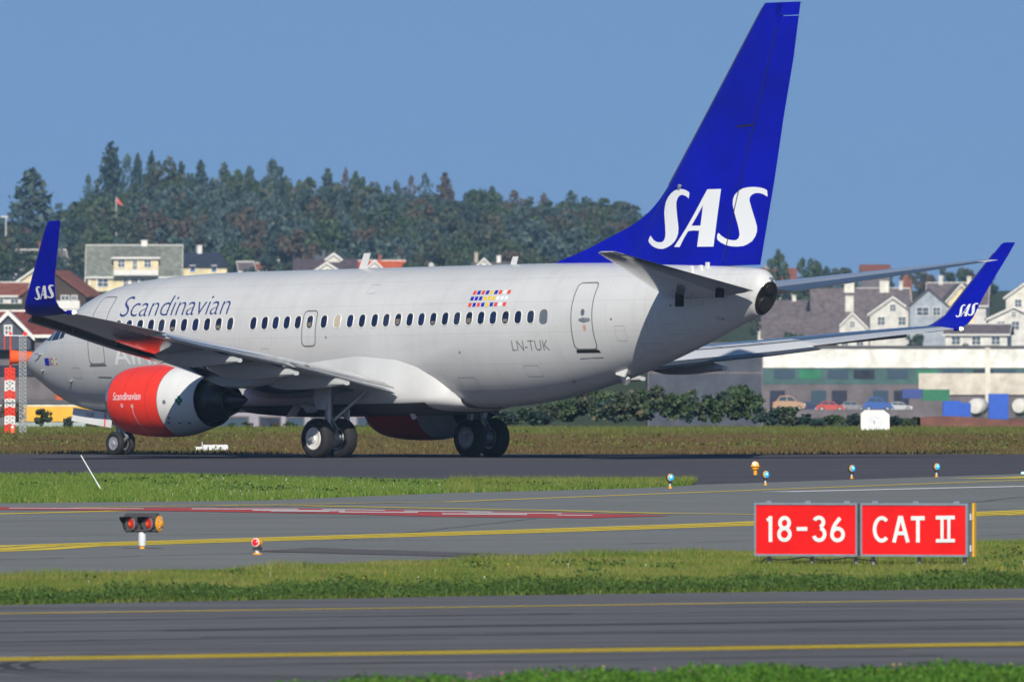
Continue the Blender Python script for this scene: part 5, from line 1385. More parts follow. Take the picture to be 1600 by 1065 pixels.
# ---- goods and vehicles in the yard
def container(label, x, d, w, z0, z1, m, group='containers and lorries in the yard'):
    c = empty('container', (x, d, z0)); tag(c, label, 'container', group)
    h = z1-z0; MB().box(-w/2, w/2, 0, 1.2, .0, h).build('body', m, c)
    n = max(3, int(w/.2))
    rb = MB()
    for k in range(n): rb.box(-w/2+w*(k+.2)/n, -w/2+w*(k+.6)/n, -.03, -.002, .08, h-.08)
    rb.build('corrugation', m, c)
    for xx in (-w/2, w/2-.07): MB().box(xx, xx+.07, -.05, -.001, 0, h).build('corner_post', m, c)
    return c
M_cblue = mat('container_blue', (.008, .085, .50), rough=.5, var=.12, vscale=2); M_cgreen = mat('container_green', (.01, .16, .075), rough=.5, var=.15, vscale=2)
M_cred = mat('van_red', (.50, .06, .05), rough=.5, var=.1, vscale=2); M_cwhite = mat('tank_white', (.66, .65, .60), rough=.5, var=.1, vscale=2)
container('green container in front of the white hall', 29.7, 1255, 1.9, -1.75, -.95, M_cgreen)
container('bright blue container, the left one of the near pair', 30.2, 1230, 1.25, -2.9, -1.65, M_cblue)
container('bright blue container, the right one of the near pair', 31.1, 1233, .95, -2.75, -1.80, M_cblue)
container('tall bright blue container near the right edge', 33.4, 1230, 1.35, -2.9, -1.15, M_cblue)
container('small dark blue container left of the green one', 28.2, 1260, 1.5, -1.60, -.95, mat('container_dull_blue', (.03, .06, .26), rough=.6, var=.15, vscale=2))
def tank(label, x, d, r_, z):
    t_ = empty('storage_tank', (x, d, z)); tag(t_, label, 'tank', 'white tanks in the yard')
    MB().lathe([(-.9, .02), (-.85, r_*.8), (-.7, r_), (.7, r_), (.85, r_*.8), (.9, .02)], (0, 0, r_+.1), (.3, 1, 0), 24).build('tank_shell', M_cwhite, t_, True, 40)
    for s_ in (-.4, .4): MB().box(-r_*.7, r_*.7, s_-.08, s_+.08, -.3, .25).build('cradle', M_housing, t_)
tank('round-ended white tank between the blue containers', 32.2, 1238, .58, -2.75)
tank('round-ended white tank at the right picture edge', 35.2, 1238, .55, -2.7)
def car(label, x, d, z, m, L=1.9, tall=False):
    """small parked car seen from the side or at an angle: body, glasshouse, windows, lamps, wheels"""
    v = empty('parked_car', (x, d, z)); tag(v, label, 'car', 'cars parked in front of the white hall')
    k = L/4.2; h = 1.35 if tall else 1.0
    P = lambda pts, y: [(px*k, y*k, pz*k*h) for px, pz in pts]
    MB().prism(P([(-2.1, .30), (-1.9, .22), (1.9, .22), (2.1, .34), (2.08, .68), (1.75, .80), (1.0, .88), (-1.6, .92), (-2.08, .82)], 0), (0, 1.7*k, 0)).build('body', m, v)
    gl = MB().prism(P([(-1.65, .92), (1.0, .89), (.45, 1.38), (-.2, 1.46), (-1.15, 1.42)], .12), (0, 1.46*k, 0)).build('cabin', m, v)
    for q in ([(-1.42, .96), (-.32, .95), (-.32, 1.36), (-1.1, 1.34)], [(-.22, .95), (.82, .93), (.40, 1.31), (-.22, 1.36)]):
        mesh_obj('side_window', P(q, .10), [(0, 1, 2, 3)], M_pane, gl)
    for xx in (-1.3, 1.3):
        w_ = MB().lathe([(-.10*k, .33*k), (.12*k, .33*k)], (xx*k, .04*k, .33*k), (0, 1, 0), 18).build('wheel', M_tyre, v, True, 40)
        MB().lathe([(-.12*k, .20*k), (-.105*k, .21*k)], (xx*k, .04*k, .33*k), (0, 1, 0), 14).build('rim', M_hubg, w_, True, 40)
    MB().box(1.95*k, 2.09*k, -.02*k, .25*k, .55*k*h, .68*k*h).build('headlight', M_trim, v); MB().box(-2.09*k, -1.97*k, -.02*k, .22*k, .60*k*h, .76*k*h).build('tail_light', M_cred, v)
for lab, x, m, L, t in (('red car parked in front of the white hall', 22.3, M_cred, 2.0, False), ('tan van parked left of the other cars', 19.4, mat('car_tan', (.42, .26, .16), rough=.4), 2.3, True), ('dark blue car parked left of the red car', 20.7, mat('car_navy', (.02, .035, .10), rough=.35), 1.9, False),
                        ('grey car parked right of the red car', 23.9, mat('car_grey', (.22, .23, .25), rough=.35), 1.9, False), ('blue van parked right of the grey car', 25.6, mat('car_blue', (.03, .10, .36), rough=.4), 2.1, True), ('silver car parked next to the small dark blue container', 27.2, mat('car_silver', (.46, .48, .50), rough=.3), 1.8, False)):
    car(lab, x, 1255+random.uniform(-3, 3), -2.45, m, L, t)
# low reddish bank behind the far grass
bk_ = MB(); 
V = []; F = []
for i in range(41):
    x = 14.6+i*.5; hh = .36+.10*math.sin(i*.7)*.5+.08*random.random()
    V += [(x, 640, -.1), (x, 641, hh), (x, 645, hh*.9), (x, 648, -.4)]
for i in range(40):
    for k in range(3): F.append((i*4+k, (i+1)*4+k, (i+1)*4+k+1, i*4+k+1))
tag(mesh_obj('earth_bank', V, F, mat('red_brown_earth', (.20, .085, .06), rough=.95, var=.25, vscale=1.5), None, smooth=True), 'low bank of reddish-brown earth at the right beyond the grass', 'bank')
# flag on its pole among the trees, and lamp posts
fp = empty('flagpole', (-55.0, 2490, ground_z(-55.0, 2490))); tag(fp, 'small red and white pennant on a pole in front of the tall spruces', 'flag')
zt = 21.0-fp.location.z
MB().tube((0, 0, 0), (0, 0, zt), .08, .05, 8).build('pole', M_trim, fp)
mesh_obj('pennant', [(.1, 0, zt), (.1, .02, zt-.8), (.85, .1, zt-1.25), (.9, .1, zt-1.05)], [(0, 1, 2, 3)], mat('pennant_red', (.65, .10, .08), rough=.7), fp)
for lx, ld, lt, lab in ((-67.5, 2390, 17.6, 'white lamp post left of the lone spruce'), (-55.5, 2330, 11.5, 'thin pale post between the winglet and the large cream house')):
    lp = empty('lamp_post', (lx, ld, ground_z(lx, ld))); tag(lp, lab, 'lamp post'); zt = lt-lp.location.z
    MB().tube((0, 0, -.2), (0, 0, zt), .10, .06, 8).build('pole', M_trim, lp); MB().box(-.7, .3, -.1, .1, zt, zt+.15).build('lamp_head', M_trim, lp)

# ------------------------------------------------------------------ trees
def leaf_quads(P, size, up_bias=0.0):
    """one small randomly turned four-sided leaf clump per point"""
    n = len(P); a = rng.normal(size=(n, 3)); a[:, 2] += up_bias; a /= np.linalg.norm(a, axis=1)[:, None]
    t = rng.normal(size=(n, 3)); u = np.cross(a, t); u /= np.linalg.norm(u, axis=1)[:, None]; v = np.cross(a, u)
    s = size*rng.uniform(.6, 1.3, n)[:, None]; k = rng.uniform(.5, 1.0, n)[:, None]
    V = np.stack([P-u*s, P-v*s*k, P+u*s, P+v*s*k], 1).reshape(-1, 3)
    return V
def quads_mesh(name, V):
    n = len(V)//4
    me = bpy.data.meshes.new(name); me.vertices.add(len(V)); me.vertices.foreach_set('co', V.astype(np.float32).ravel())
    me.loops.add(len(V)); me.loops.foreach_set('vertex_index', np.arange(len(V), dtype=np.int32))
    me.polygons.add(n); me.polygons.foreach_set('loop_start', np.arange(0, len(V), 4, dtype=np.int32)); me.polygons.foreach_set('loop_total', np.full(n, 4, np.int32))
    me.update(); return me
def crown_points(kind, n):
    """points of a crown of height 1 and half-width .5 (x, y), z from 0 to 1"""
    if kind == 'spruce':
        z = 1-rng.random(n)**.66; tier = .5+.5*np.abs(np.sin(z*19)); r_ = (1-z+.03)**.72*.5*(.55+.45*tier)*np.sqrt(rng.random(n))*1.05; r_ = np.maximum(r_, .01)
        a = rng.uniform(0, 2*np.pi, n); arm = .75+.25*np.cos(a*5+z*40)
        return np.stack([r_*arm*np.cos(a), r_*arm*np.sin(a), z-.10*r_], 1)
    if kind == 'thin':
        z = .12+.88*rng.random(n); w = .5*np.sin(np.pi*np.clip(z, 0, 1)**.8)**.7*(.5+.5*np.abs(np.sin(z*17+1))); a = rng.uniform(0, 2*np.pi, n); r_ = w*rng.random(n)**.5
        return np.stack([r_*np.cos(a), r_*np.sin(a), z], 1)
    m = 16 if kind == 'round' else 22
    c = []
    while len(c) < m:
        p = rng.uniform(-1, 1, 3)
        if np.linalg.norm(p) < 1 and p[2] > -.75: c.append(p)
    c = np.array(c); rad = rng.uniform(.16, .30, m)
    k = rng.integers(0, m, n); d = rng.normal(size=(n, 3)); d /= np.linalg.norm(d, axis=1)[:, None]
    p = c[k]*.72+d*(rad[k]*rng.uniform(.6, 1.0, n))[:, None]
    z = .54+.46*p[:, 2]
    return np.stack([p[:, 0]*.5, p[:, 1]*.5, z], 1)
F_dark = leaf_mat('dark_spruce_foliage', [(0.014, 0.037, 0.039), (0.026, 0.058, 0.053), (0.042, 0.079, 0.065), (0.064, 0.087, 0.064)], trans=.15)
F_grey = leaf_mat('grey_green_foliage', [(0.035, 0.070, 0.072), (0.053, 0.099, 0.097), (0.079, 0.130, 0.122), (0.116, 0.151, 0.122)], trans=.2)
F_olive = leaf_mat('olive_foliage', [(0.032, 0.060, 0.042), (0.053, 0.087, 0.053), (0.081, 0.111, 0.065), (0.139, 0.122, 0.070)], trans=.25)
F_green = leaf_mat('fresh_green_foliage', [(0.030, 0.065, 0.032), (0.049, 0.093, 0.042), (0.077, 0.123, 0.053), (0.104, 0.139, 0.070)], trans=.25)
F_rust = leaf_mat('rusty_foliage', [(0.070, 0.065, 0.051), (0.104, 0.084, 0.060), (0.139, 0.095, 0.065), (0.087, 0.099, 0.070)], trans=.2)
M_bark = mat('bark', (.06, .045, .035), rough=.95, var=.3, vscale=3)
FMATS = [F_dark, F_grey, F_olive, F_green, F_rust]
PROTO = {}
def proto(kind, var, fm, n=420, size=.075):
    key = (kind, var, fm.name)
    if key not in PROTO:
        P = crown_points(kind, n); sc = np.array([1, 1, 1.0]); me = quads_mesh('crown', leaf_quads(P, size*(.6 if kind == 'thin' else 1), .3)); me.materials.append(fm)
        PROTO[key] = me
    return PROTO[key]
def trunk_mesh():
    mb = MB().tube((0, 0, -.05), (0, 0, .9), .03, .006, 7)
    for k in range(6):
        a = k*2.4; z = .25+.09*k; mb.tube((0, 0, z), (.28*math.cos(a), .28*math.sin(a), z+.16), .012, .004, 5)
    me = bpy.data.meshes.new('trunk'); me.from_pydata(mb.v, [], mb.f); me.materials.append(M_bark); return me
TRUNK = trunk_mesh()
def tree(label, x, d, zb, h, w, kind, fm, group, var=0, n=420, size=.075, name='tree'):
    t_ = empty(name, (x, d, zb), random.uniform(0, 6.28)); tag(t_, label, 'tree', group)
    c = bpy.data.objects.new('crown', proto(kind, var, fm, n, size)); c.parent = t_; c.scale = (w, w, h); link(c)
    k = bpy.data.objects.new('trunk', TRUNK); k.parent = t_; k.scale = (w*.8, w*.8, h*.85); link(k)
    return t_
sky_trees = [('c', -67.0, 2500, 25.1, 7.6), ('t', -61.5, 2600, 25.0, 1.5), ('c', -59.2, 2650, 30.3, 4.9), ('t', -58.0, 2700, 28.7, 2.5), ('s', -56.0, 2680, 28.8, 2.9), ('s', -54.3, 2700, 29.4, 2.9), ('b', -51.3, 2650, 28.7, 4.4), ('s', -49.9, 2700, 27.8, 2.9), ('s', -46.7, 2690, 27.9, 3.3), ('s', -43.7, 2720, 27.8, 3.3), ('s', -40.5, 2730, 28.5, 3.5), ('b', -41.3, 2700, 27.8, 3.5), ('s', -36.8, 2750, 28.7, 3.7), ('b', -35.1, 2740, 28.2, 3.9), ('b', -32.3, 2740, 26.9, 4.9), ('s', -28.3, 2750, 27.3, 3.7), ('t', -25.6, 2760, 27.2, 1.8), ('s', -23.9, 2760, 27.6, 3.7), ('b', -20.7, 2740, 25.4, 4.4), ('s', -17.9, 2760, 26.4, 3.4), ('t', -15.6, 2770, 26.2, 1.6), ('t', -13.4, 2770, 26.6, 2.2), ('r', -10.1, 2720, 26.4, 3.5), ('b', -4.7, 2720, 24.9, 4.3), ('s', -3.1, 2740, 24.4, 2.9), ('b', -1.5, 2740, 24.1, 4.3), ('t', 0.3, 2760, 23.8, 2.6), ('b', 3.0, 2760, 23.2, 3.9), ('t', 5.0, 2780, 23.5, 2.4), ('b', 7.1, 2760, 23.0, 4.5), ('s', 9.2, 2780, 24.0, 3.4), ('b', 11.3, 2760, 23.4, 4.9), ('b', 14.7, 2740, 23.0, 5.9), ('b', 18.0, 2720, 22.2, 4.9), ('b', -45.0, 2680, 26.1, 3.8), ('b', -37.6, 2700, 26.8, 4.2), ('b', -25.7, 2720, 25.3, 4.9), ('b', -13.6, 2720, 24.1, 4.9), ('b', -7.2, 2700, 22.6, 4.8), ('s', -7.1, 2760, 23.6, 2.2)]
sky_lab = {'c': 'tall dark spruce standing clear of the wood', 's': 'dark spruce tip on the wooded skyline', 't': 'thin open-crowned tree poking out of the wooded skyline', 'b': 'bushy round-topped tree on the wooded skyline', 'r': 'rust-coloured tree standing up on the wooded skyline'}
special = {0: 'lone broad spruce on the hill left of the tall spruce', 1: 'thin bare-stemmed tree between the two big spruces', 2: 'tallest dark spruce on the hilltop at the left'}
ORD = ['first', 'second', 'third', 'fourth', 'fifth', 'sixth', 'seventh', 'eighth', 'ninth', 'tenth', 'eleventh', 'twelfth', 'thirteenth', 'fourteenth', 'fifteenth', 'sixteenth', 'seventeenth', 'eighteenth', 'nineteenth', 'twentieth', 'twenty-first', 'twenty-second', 'twenty-third', 'twenty-fourth', 'twenty-fifth', 'twenty-sixth', 'twenty-seventh', 'twenty-eighth', 'twenty-ninth', 'thirtieth']
def sky_label(i):
    k, x = sky_trees[i][0], sky_trees[i][1]/sky_trees[i][2]
    if i in special: return special[i]
    if k == 'r': return sky_lab['r']
    same = sorted(sky_trees[j][1]/sky_trees[j][2] for j in range(len(sky_trees)) if sky_trees[j][0] == k and j not in special)
    return sky_lab[k]+', '+ORD[same.index(x)]+' of its kind from the left'
for i, (k, x, d, zt, w) in enumerate(sky_trees):
    zb = ground_z(x, d); h = max(6.0, zt-zb)
    if k == 's' and (i % 3) and i > 8: k = 'b'; w *= .8
    if k in 'csr':
        tree(sky_label(i), x, d, zt-h, h, w*2.0, 'spruce', F_rust if k == 'r' else (F_dark if i % 3 else F_grey), 'trees on the wooded skyline', i % 4, 900, .045, 'spruce_tree')
    elif k == 't':
        tree(sky_label(i), x, d, zt-h, h, w*1.9, 'thin', F_grey if i % 2 else F_rust, 'trees on the wooded skyline', i % 3, 420, .07, 'thin_tree')
    else:
        tree(sky_label(i), x, d, zt-h*.92, h*.92, w*(2.3 if k == 'r' else 1.6), 'round', F_rust if k == 'r' else (F_olive, F_grey, F_green)[i % 3], 'trees on the wooded skyline', i % 5, 1100, .042, 'broadleaf_tree')
# the wood itself, one mass
def forest():
    SK = [(-.56, 330), (-.46, 345), (-.44, 325), (-.41, 300), (-.39, 268), (-.35, 262), (-.31, 268), (-.29, 285), (-.26, 275), (-.22, 270), (-.18, 285), (-.13, 295), (-.08, 298), (-.05, 310), (-.02, 308), (.03, 316), (.08, 318), (.115, 322), (.13, 345), (.15, 380)]
    rows = []
    protos = []
    for fm in FMATS:
        for v in range(3):
            protos.append((fm, leaf_quads(crown_points('round' if v < 2 else 'spruce', 850), .040, .3)))
    parts = {fm.name: [] for fm in FMATS}
    wts = [.20, .36, .22, .12, .10]
    for i in range(820):
        cx = random.uniform(-.57, .145); d = 2290+470*random.random()**.8; x = cx*d/17.5
        zb = ground_z(x, d)
        f_ = int(rng.choice(5, p=wts)); v = 2 if random.random() < .10 else random.randrange(2)
        h = random.uniform(4.5, 9.5) if v < 2 else random.uniform(6, 10)
        top = next((a[1]+(b[1]-a[1])*(cx-a[0])/(b[0]-a[0]) for a, b in zip(SK, SK[1:]) if cx <= b[0]), 380)
        ztop = CAM_H+(500-top)*d/28000
        if d < 2420 and random.random() < .55: h *= .6
        h = min(h, ztop-zb)
        if h < 2.0: continue
        w = h*random.uniform(.75, 1.15) if v < 2 else h*.5
        a = random.uniform(0, 6.28); c, s = math.cos(a), math.sin(a)
        V = protos[f_*3+v][1]; Q = np.empty_like(V)
        Q[:, 0] = (V[:, 0]*c-V[:, 1]*s)*w+x; Q[:, 1] = (V[:, 0]*s+V[:, 1]*c)*w+d; Q[:, 2] = V[:, 2]*h+zb-.3
        parts[FMATS[f_].name].append(Q)
    al = []; mi = []
    for k, fm in enumerate(FMATS):
        V = np.concatenate(parts[fm.name]); al.append(V); mi += [k]*(len(V)//4)
    me = quads_mesh('wood', np.concatenate(al))
    for fm in FMATS: me.materials.append(fm)
    me.polygons.foreach_set('material_index', np.array(mi, np.int32))
    o = link(bpy.data.objects.new('wood', me))
    tag(o, 'dense mixed wood covering the hill behind the houses', 'wood', None, 'stuff')
forest()
# single trees by the houses and right of the tail
near_trees = [(-66.0, 2300, 8.5, 4.8, 5.5, F_green, 'green broadleaf tree in front of the long grey-brown roofed house'), (-61.8, 2310, 8.0, 3.6, 4.0, F_green, 'rounded green tree between the cream gable and the grey-brown roof'),
              (-43.8, 2235, 6.8, 1.7, 2.2, F_olive, 'small olive bush at the right foot of the large cream house'), (-33.0, 2260, 8.6, 2.4, 2.6, F_grey, 'grey-green bush in front of the small red-brown roof'), (-27.8, 2270, 8.5, 3.0, 3.4, F_olive, 'olive bush left of the dark purple-brown roof'),
              (-12.9, 2255, 8.6, 3.0, 3.2, F_green, 'green bush right of the orange roof'), (-7.0, 2255, 8.6, 2.8, 4.0, F_olive, 'olive bush left of the low white house'), (2.5, 2255, 8.6, 4.4, 4.2, F_green, 'green bush right of the low white house'), (4.8, 2255, 8.6, 3.8, 4.4, F_olive, 'olive bush below the dorsal fin'),
              (37.8, 2550, 7.0, 7.6, 4.6, F_green, 'round-crowned tree just right of the blue fin'), (42.6, 2560, 6.2, 7.6, 4.6, F_green, 'second round-crowned tree right of the blue fin'), (45.0, 2540, 5.0, 6.8, 4.5, F_dark, 'dark tree right of the two round-crowned trees'),
              (36.2, 2430, 2.6, 6.6, 6.0, F_dark, 'dark broad tree below the root of the right tailplane'), (39.6, 2440, 3.0, 6.4, 5.6, F_green, 'broad green tree in front of the mauve-brown roofs'), (42.6, 2445, 3.4, 5.6, 4.6, F_dark, 'dark tree at the upper left of the broad mauve-brown roof'), (33.5, 2380, .5, 5.0, 5.5, F_olive, 'olive tree under the tail cone exhaust'), (36.4, 2325, -.6, 3.4, 3.6, F_green, 'green tree in front of the lower mauve-brown roof'), (41.0, 2322, -.8, 2.6, 3.2, F_olive, 'olive bush at the right end of the lower mauve-brown roof'),
              (51.5, 2290, -.4, 3.0, 3.2, F_green, 'green tree between the white and the grey-blue gabled houses'), (60.0, 2240, -.2, 3.8, 3.4, F_dark, 'dark tree right of the far winglet root'), (55.8, 2190, -1.4, 2.6, 3.0, F_olive, 'olive tree behind the roof of the long white hall')]
for x, d, zb, h, w, fm, lab in near_trees: tree(lab, x, d, zb, h, w, 'round', fm, 'trees among the houses', random.randrange(5), 900, .05, 'broadleaf_tree')
for i in range(16):
    x = 41+i*2.0+random.uniform(-.6, .6); d = random.uniform(2660, 2740); zt = random.uniform(10.9, 12.6)
    tree('low tree on the skyline above the right-hand town, '+ORD[i]+' from the left in its row', x, d, zt-5.0, 5.0, random.uniform(3.0, 4.6), 'round', (F_olive, F_green, F_rust, F_dark)[i % 4], 'skyline trees above the right-hand town', i % 5, 900, .05, 'broadleaf_tree')
# bushes along the far edge of the airfield
bush_lab = 'dark green bush in the hedge beyond the far grass'
def bush(x, d, h, w, fm, lab=bush_lab, zb=None):
    t_ = empty('bush', (x, d, ground_z(x, d)-.1 if zb is None else zb), random.uniform(0, 6.28)); tag(t_, lab, 'bush', 'bushes beyond the far grass')
    c = bpy.data.objects.new('crown', proto('bushy', random.randrange(4), fm, 700, .06)); c.parent = t_; c.scale = (w, w, h); link(c)
for i in range(26):
    x = -1.0+i*.46+random.uniform(-.15, .15); d = random.uniform(646, 668)
    hh = random.uniform(.7, 1.1)*(1.65 if 1.5 < x < 9 else 1)
    bush(x, d, hh, random.uniform(1.2, 1.9), (F_green, F_dark, F_olive)[i % 3], ORD[i]+' bush from the left in the dark hedge beyond the far grass')
for i in range(7): bush(-15.2+i*.62+random.uniform(-.15, .15), random.uniform(640, 650), random.uniform(.35, .6), random.uniform(.6, .9), (F_green, F_olive)[i % 2], ORD[i]+' small green bush from the left under the airliner nose')
for i in range(12): bush(-10.2+i*.75+random.uniform(-.2, .2), random.uniform(640, 652), random.uniform(.2, .42), random.uniform(.5, .8), (F_green, F_olive, F_rust)[i % 3], ORD[i]+' small bush from the left seen under the airliner belly')
for i in range(9): bush(11.2+i*.45+random.uniform(-.15, .15), random.uniform(650, 664), random.uniform(.35, .75), random.uniform(.6, 1.0), (F_dark, F_green, F_olive)[i % 3], ORD[i]+' bush from the left in the low row around the white cabinet')
bush(-17.9, 640, 1.3, 1.2, F_rust, 'rust-tinged bush behind the banded mast'); bush(-15.9, 642, .6, .5, F_dark, 'dark bush in front of the yellow fascia'); bush(-16.9, 645, .9, .9, F_olive, 'olive bush behind the grey lattice tower')

# ------------------------------------------------------------------ air: faint haze over the whole place
hm = bpy.data.materials.new('haze_air'); hm.use_nodes = True
hn_ = hm.node_tree; hn_.nodes.clear()
ho_ = hn_.nodes.new('ShaderNodeOutputMaterial'); hv = hn_.nodes.new('ShaderNodeVolumePrincipled')
hv.inputs['Color'].default_value = (.42, .68, 1.0, 1); hv.inputs['Density'].default_value = .000066; hv.inputs['Anisotropy'].default_value = 0.0
hn_.links.new(hv.outputs[0], ho_.inputs['Volume'])
tag(MB().box(-4200, 4200, -120, 6200, -16, 46).build('haze', hm), 'thin bluish haze in the air over the airfield and the town', 'haze', None, 'stuff')
# ------------------------------------------------------------------ grass
def blades(name, P, h, w, lean, m, label, cat='grass'):
    """P (n,3) root points, h (n) heights: one leaning three-sided blade each, all one mass"""
    n = len(P); a = rng.uniform(0, 2*np.pi, n); u = np.stack([np.cos(a), np.sin(a), np.zeros(n)], 1)
    b = rng.uniform(0, 2*np.pi, n); l = np.stack([np.cos(b), np.sin(b), np.zeros(n)], 1)*(h*lean*rng.random(n))[:, None]
    ww = (w*rng.uniform(.6, 1.4, n))[:, None]
    tip = P+l; tip[:, 2] += h
    V = np.stack([P-u*ww, P+u*ww, tip], 1).reshape(-1, 3)
    me = bpy.data.meshes.new(name); me.vertices.add(3*n); me.vertices.foreach_set('co', V.astype(np.float32).ravel())
    me.loops.add(3*n); me.loops.foreach_set('vertex_index', np.arange(3*n, dtype=np.int32))
    me.polygons.add(n); me.polygons.foreach_set('loop_start', np.arange(0, 3*n, 3, dtype=np.int32)); me.polygons.foreach_set('loop_total', np.full(n, 3, np.int32))
    me.update(); me.materials.append(m)
    return tag(link(bpy.data.objects.new(name, me)), label, cat, None, 'stuff')
def interp(tab, x): return np.interp(x, [p[0] for p in tab], [p[1] for p in tab])
G_main = leaf_mat('meadow_grass', [(.075, .14, .016), (.12, .20, .024), (.19, .26, .04), (.29, .28, .08), (.36, .29, .12)], trans=.3, patch=.55, pscale=.35)
G_lush = leaf_mat('lush_grass', [(.060, .14, .014), (.095, .20, .022), (.15, .26, .034), (.24, .29, .06), (.31, .28, .10)], trans=.3, patch=.3, pscale=.6)
G_clover = leaf_mat('clover_leaf', [(.034, .11, .010), (.058, .17, .014), (.10, .235, .022), (.17, .29, .04)], trans=.3, patch=.3, pscale=.9)
G_rim = leaf_mat('dark_rim_weeds', [(.032, .07, .014), (.05, .105, .018), (.08, .15, .026), (.13, .19, .045)], trans=.2, patch=.4, pscale=1.2)
G_dry = leaf_mat('dry_grass', [(.055, .072, .018), (.092, .095, .028), (.14, .098, .038), (.165, .115, .046), (.11, .12, .03), (.07, .105, .022)], trans=.2, patch=.75, pscale=.16)
G_far = leaf_mat('far_green_grass', [(.09, .12, .02), (.13, .16, .03), (.18, .17, .045)], trans=.2, patch=.6, pscale=.2)
def scatter(n, x0, x1, f_near, f_far):
    x = rng.uniform(x0, x1, n); a = f_near(x); b = f_far(x); y = a+(b-a)*rng.random(n)
    return np.stack([x, y, np.zeros(n)], 1)
bump = lambda P, s: np.sin(P[:, 0]*s*1.7+1.3*np.sin(P[:, 1]*s*.31))*.5+np.sin(P[:, 0]*s*4.1+P[:, 1]*s*.23)*.3
# middle strip with the sign
P = scatter(230000, -15, 15, lambda x: interp(far_edge, x)+.05, lambda x: interp(mid_near, x)-.05)
blades('grass_strip', P, .045+.04*rng.random(len(P))+.02*np.clip(bump(P, 1.1), 0, 1), .007, .8, G_main, 'mown green and straw grass of the strip where the red sign stands')
P = scatter(70000, -15, 15, lambda x: interp(far_edge, x)+.0, lambda x: interp(far_edge, x)+3.4)
hh = (.07+.09*rng.random(len(P)))*(1+.35*bump(P, 1.3))
def leaves(name, P, size, m, label, cat='weeds', up=.6):
    V = leaf_quads(P, size, up); me = quads_mesh(name, V); me.materials.append(m)
    return tag(link(bpy.data.objects.new(name, me)), label, cat, None, 'stuff')
P2 = P.copy(); P2[:, 2] = np.clip(hh*rng.random(len(P))**.7*1.5, .01, None)
leaves('strip_edge_weeds', P2[:52000], .022, G_rim, 'dark leafy weeds along the near edge of the sign strip')
blades('strip_edge_grass', P[52000:], hh[52000:]*1.4, .008, .7, G_rim, 'taller dark grass along the near edge of the sign strip')
# tussocks on the far shoulder of that strip
P = scatter(26000, -15, 15, lambda x: interp(mid_near, x)-2.2, lambda x: interp(mid_near, x)-.1)
blades('strip_shoulder_grass', P, (.05+.09*rng.random(len(P)))*(1+.6*np.clip(bump(P, .8), -1, 1)), .008, .9, G_main, 'uneven longer grass on the far shoulder of the sign strip')
# far strip in front of the runway
P = scatter(150000, -22, 4.3, lambda x: interp(mid_far, x)+.05, lambda x: interp(run_near, x)-.05)
blades('far_grass_strip', P, .07+.08*rng.random(len(P)), .012, .8, G_lush, 'fresh green grass strip between the taxiway and the runway')
P = scatter(30000, -1.5, 4.3, lambda x: interp(mid_far, x)+.2, lambda x: interp(run_near, x)-.05)
blades('far_strip_stalks', P, .10+.16*rng.random(len(P))**2, .008, .7, G_main, 'straw-coloured stalks at the pointed end of the far grass strip')
# near corner, leafy clover
P = scatter(60000, -4.2, 9, lambda x: interp(near_edge, x)-7.5, lambda x: interp(near_edge, x)-.05)
hn = (.09+.10*rng.random(len(P)))*(1+.4*bump(P, 1.6))*np.clip(.55+(interp(near_edge, P[:, 0])-P[:, 1])*.3, .5, 1)
P2 = P.copy(); P2[:, 2] = np.clip(hn*(.35+.75*rng.random(len(P))), .01, None)
leaves('clover_verge', P2[:46000], .024, G_clover, 'leafy clover verge at the bottom edge of the picture', 'clover', 1.2)
blades('verge_grass', P[40000:], hn[40000:]*1.15, .005, .7, G_clover, 'green grass blades in the bottom verge')
# flowers
def flowers(name, P, r_, m, label):
    O = np.array([(1, 0, 0), (-1, 0, 0), (0, 1, 0), (0, -1, 0), (0, 0, 1), (0, 0, -1)])*r_
    F0 = [(0, 2, 4), (2, 1, 4), (1, 3, 4), (3, 0, 4), (2, 0, 5), (1, 2, 5), (3, 1, 5), (0, 3, 5)]
    V = []; F = []
    for p in P:
        n0 = len(V); s = random.uniform(.7, 1.2); V += [tuple(p+o*s) for o in O]; F += [tuple(i+n0 for i in f) for f in F0]
        k = len(V); V += [(p[0]-.004, p[1], 0), (p[0]+.004, p[1], 0), (p[0], p[1], p[2])]; F.append((k, k+1, k+2))
    tag(mesh_obj(name, V, F, m, None, smooth=False, recalc=False), label, 'flowers', None, 'stuff')
M_pink = mat('clover_pink', (.52, .16, .34), rough=.8); M_dand = mat('dandelion_yellow', (.85, .60, .02), rough=.8); M_daisy = mat('daisy_white', (.8, .8, .76), rough=.8)
def fpts(n, x0, x1, f0, f1, z0, z1):
    P = scatter(n, x0, x1, f0, f1); P[:, 2] = rng.uniform(z0, z1, n); return P
flowers('clover_flowers', fpts(34, -1.5, 4.5, lambda x: interp(near_edge, x)-4.5, lambda x: interp(near_edge, x)-.4, .10, .19), .013, M_pink, 'pink clover heads in the bottom verge')
flowers('dandelions', np.concatenate([fpts(9, 0, 8, lambda x: interp(near_edge, x)-4, lambda x: interp(near_edge, x)-.2, .14, .22), fpts(46, -12, 12, lambda x: interp(far_edge, x)+2, lambda x: interp(mid_near, x)-1, .05, .09)]), .011, M_dand, 'small yellow flowers dotted over the grass strips')
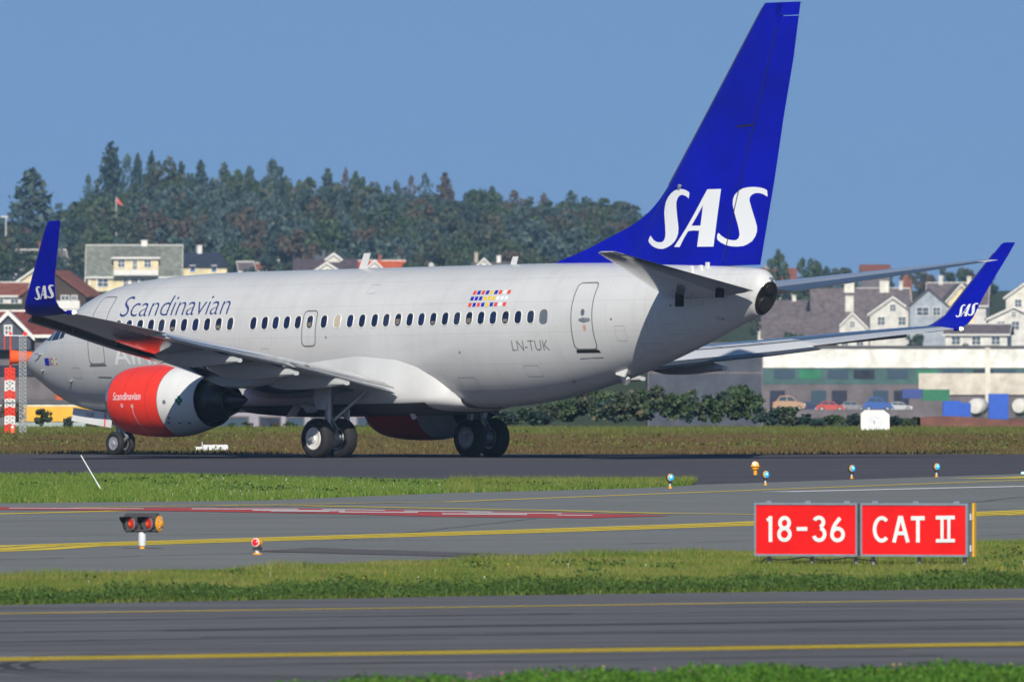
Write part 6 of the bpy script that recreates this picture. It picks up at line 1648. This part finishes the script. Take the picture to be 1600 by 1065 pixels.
flowers('daisies', np.concatenate([fpts(36, -12, 12, lambda x: interp(far_edge, x)+2, lambda x: interp(mid_near, x)-1, .05, .10), fpts(220, -8, 2, lambda x: interp(mid_far, x)+4, lambda x: interp(run_near, x)-8, .06, .13)]), .011, M_daisy, 'small white flowers dotted over the grass strips')
# dry grass beyond the runway
P = scatter(170000, -28, 28, lambda x: interp(run_far, x)+.05, lambda x: 0*x+618)
blades('dry_grass_field', P, .05+.09*rng.random(len(P)), .02, .8, G_dry, 'dry brownish grass between the runway and the hedge')
P = scatter(70000, -30, 30, lambda x: 0*x+606, lambda x: 0*x+641)
blades('far_green_edge', P, .08+.12*rng.random(len(P)), .02, .8, G_far, 'greener longer grass along the foot of the hedge')

P = scatter(2600, -14, 14, lambda x: interp(far_edge, x)+3, lambda x: interp(mid_near, x)-.3)
k = rng.integers(0, 60, len(P)); C = scatter(60, -14, 14, lambda x: interp(far_edge, x)+3, lambda x: interp(mid_near, x)-.3)
P = C[k]+rng.normal(size=(len(P), 3))*np.array([.16, .5, 0]); P[:, 2] = rng.uniform(.01, .13, len(P))
leaves('strip_weeds', P, .03, G_rim, 'clumps of darker weeds scattered over the sign strip')
P = scatter(9000, -14, 14, lambda x: interp(far_edge, x)+.5, lambda x: interp(mid_near, x)-.2)
blades('strip_seed_heads', P, .09+.10*rng.random(len(P)), .004, .5, G_dry, 'thin straw stalks standing above the sign strip')
C = scatter(50, -20, 4, lambda x: interp(mid_far, x)+1, lambda x: interp(run_near, x)-.5); k = rng.integers(0, 50, 3000)
P = C[k]+rng.normal(size=(3000, 3))*np.array([.3, 1.0, 0]); P[:, 2] = rng.uniform(.01, .17, 3000); P = P[P[:, 0] < 4.0]
leaves('far_strip_weeds', P, .04, G_rim, 'clumps of darker weeds scattered over the far grass strip')
C = scatter(90, -26, 26, lambda x: 0*x+528, lambda x: 0*x+615); k = rng.integers(0, 90, 7000)
P = C[k]+rng.normal(size=(7000, 3))*np.array([.7, 1.6, 0]); P[:, 2] = rng.uniform(.01, .16, 7000)
leaves('dry_field_weeds', P, .05, G_far, 'greener tufts scattered over the dry grass beyond the runway')
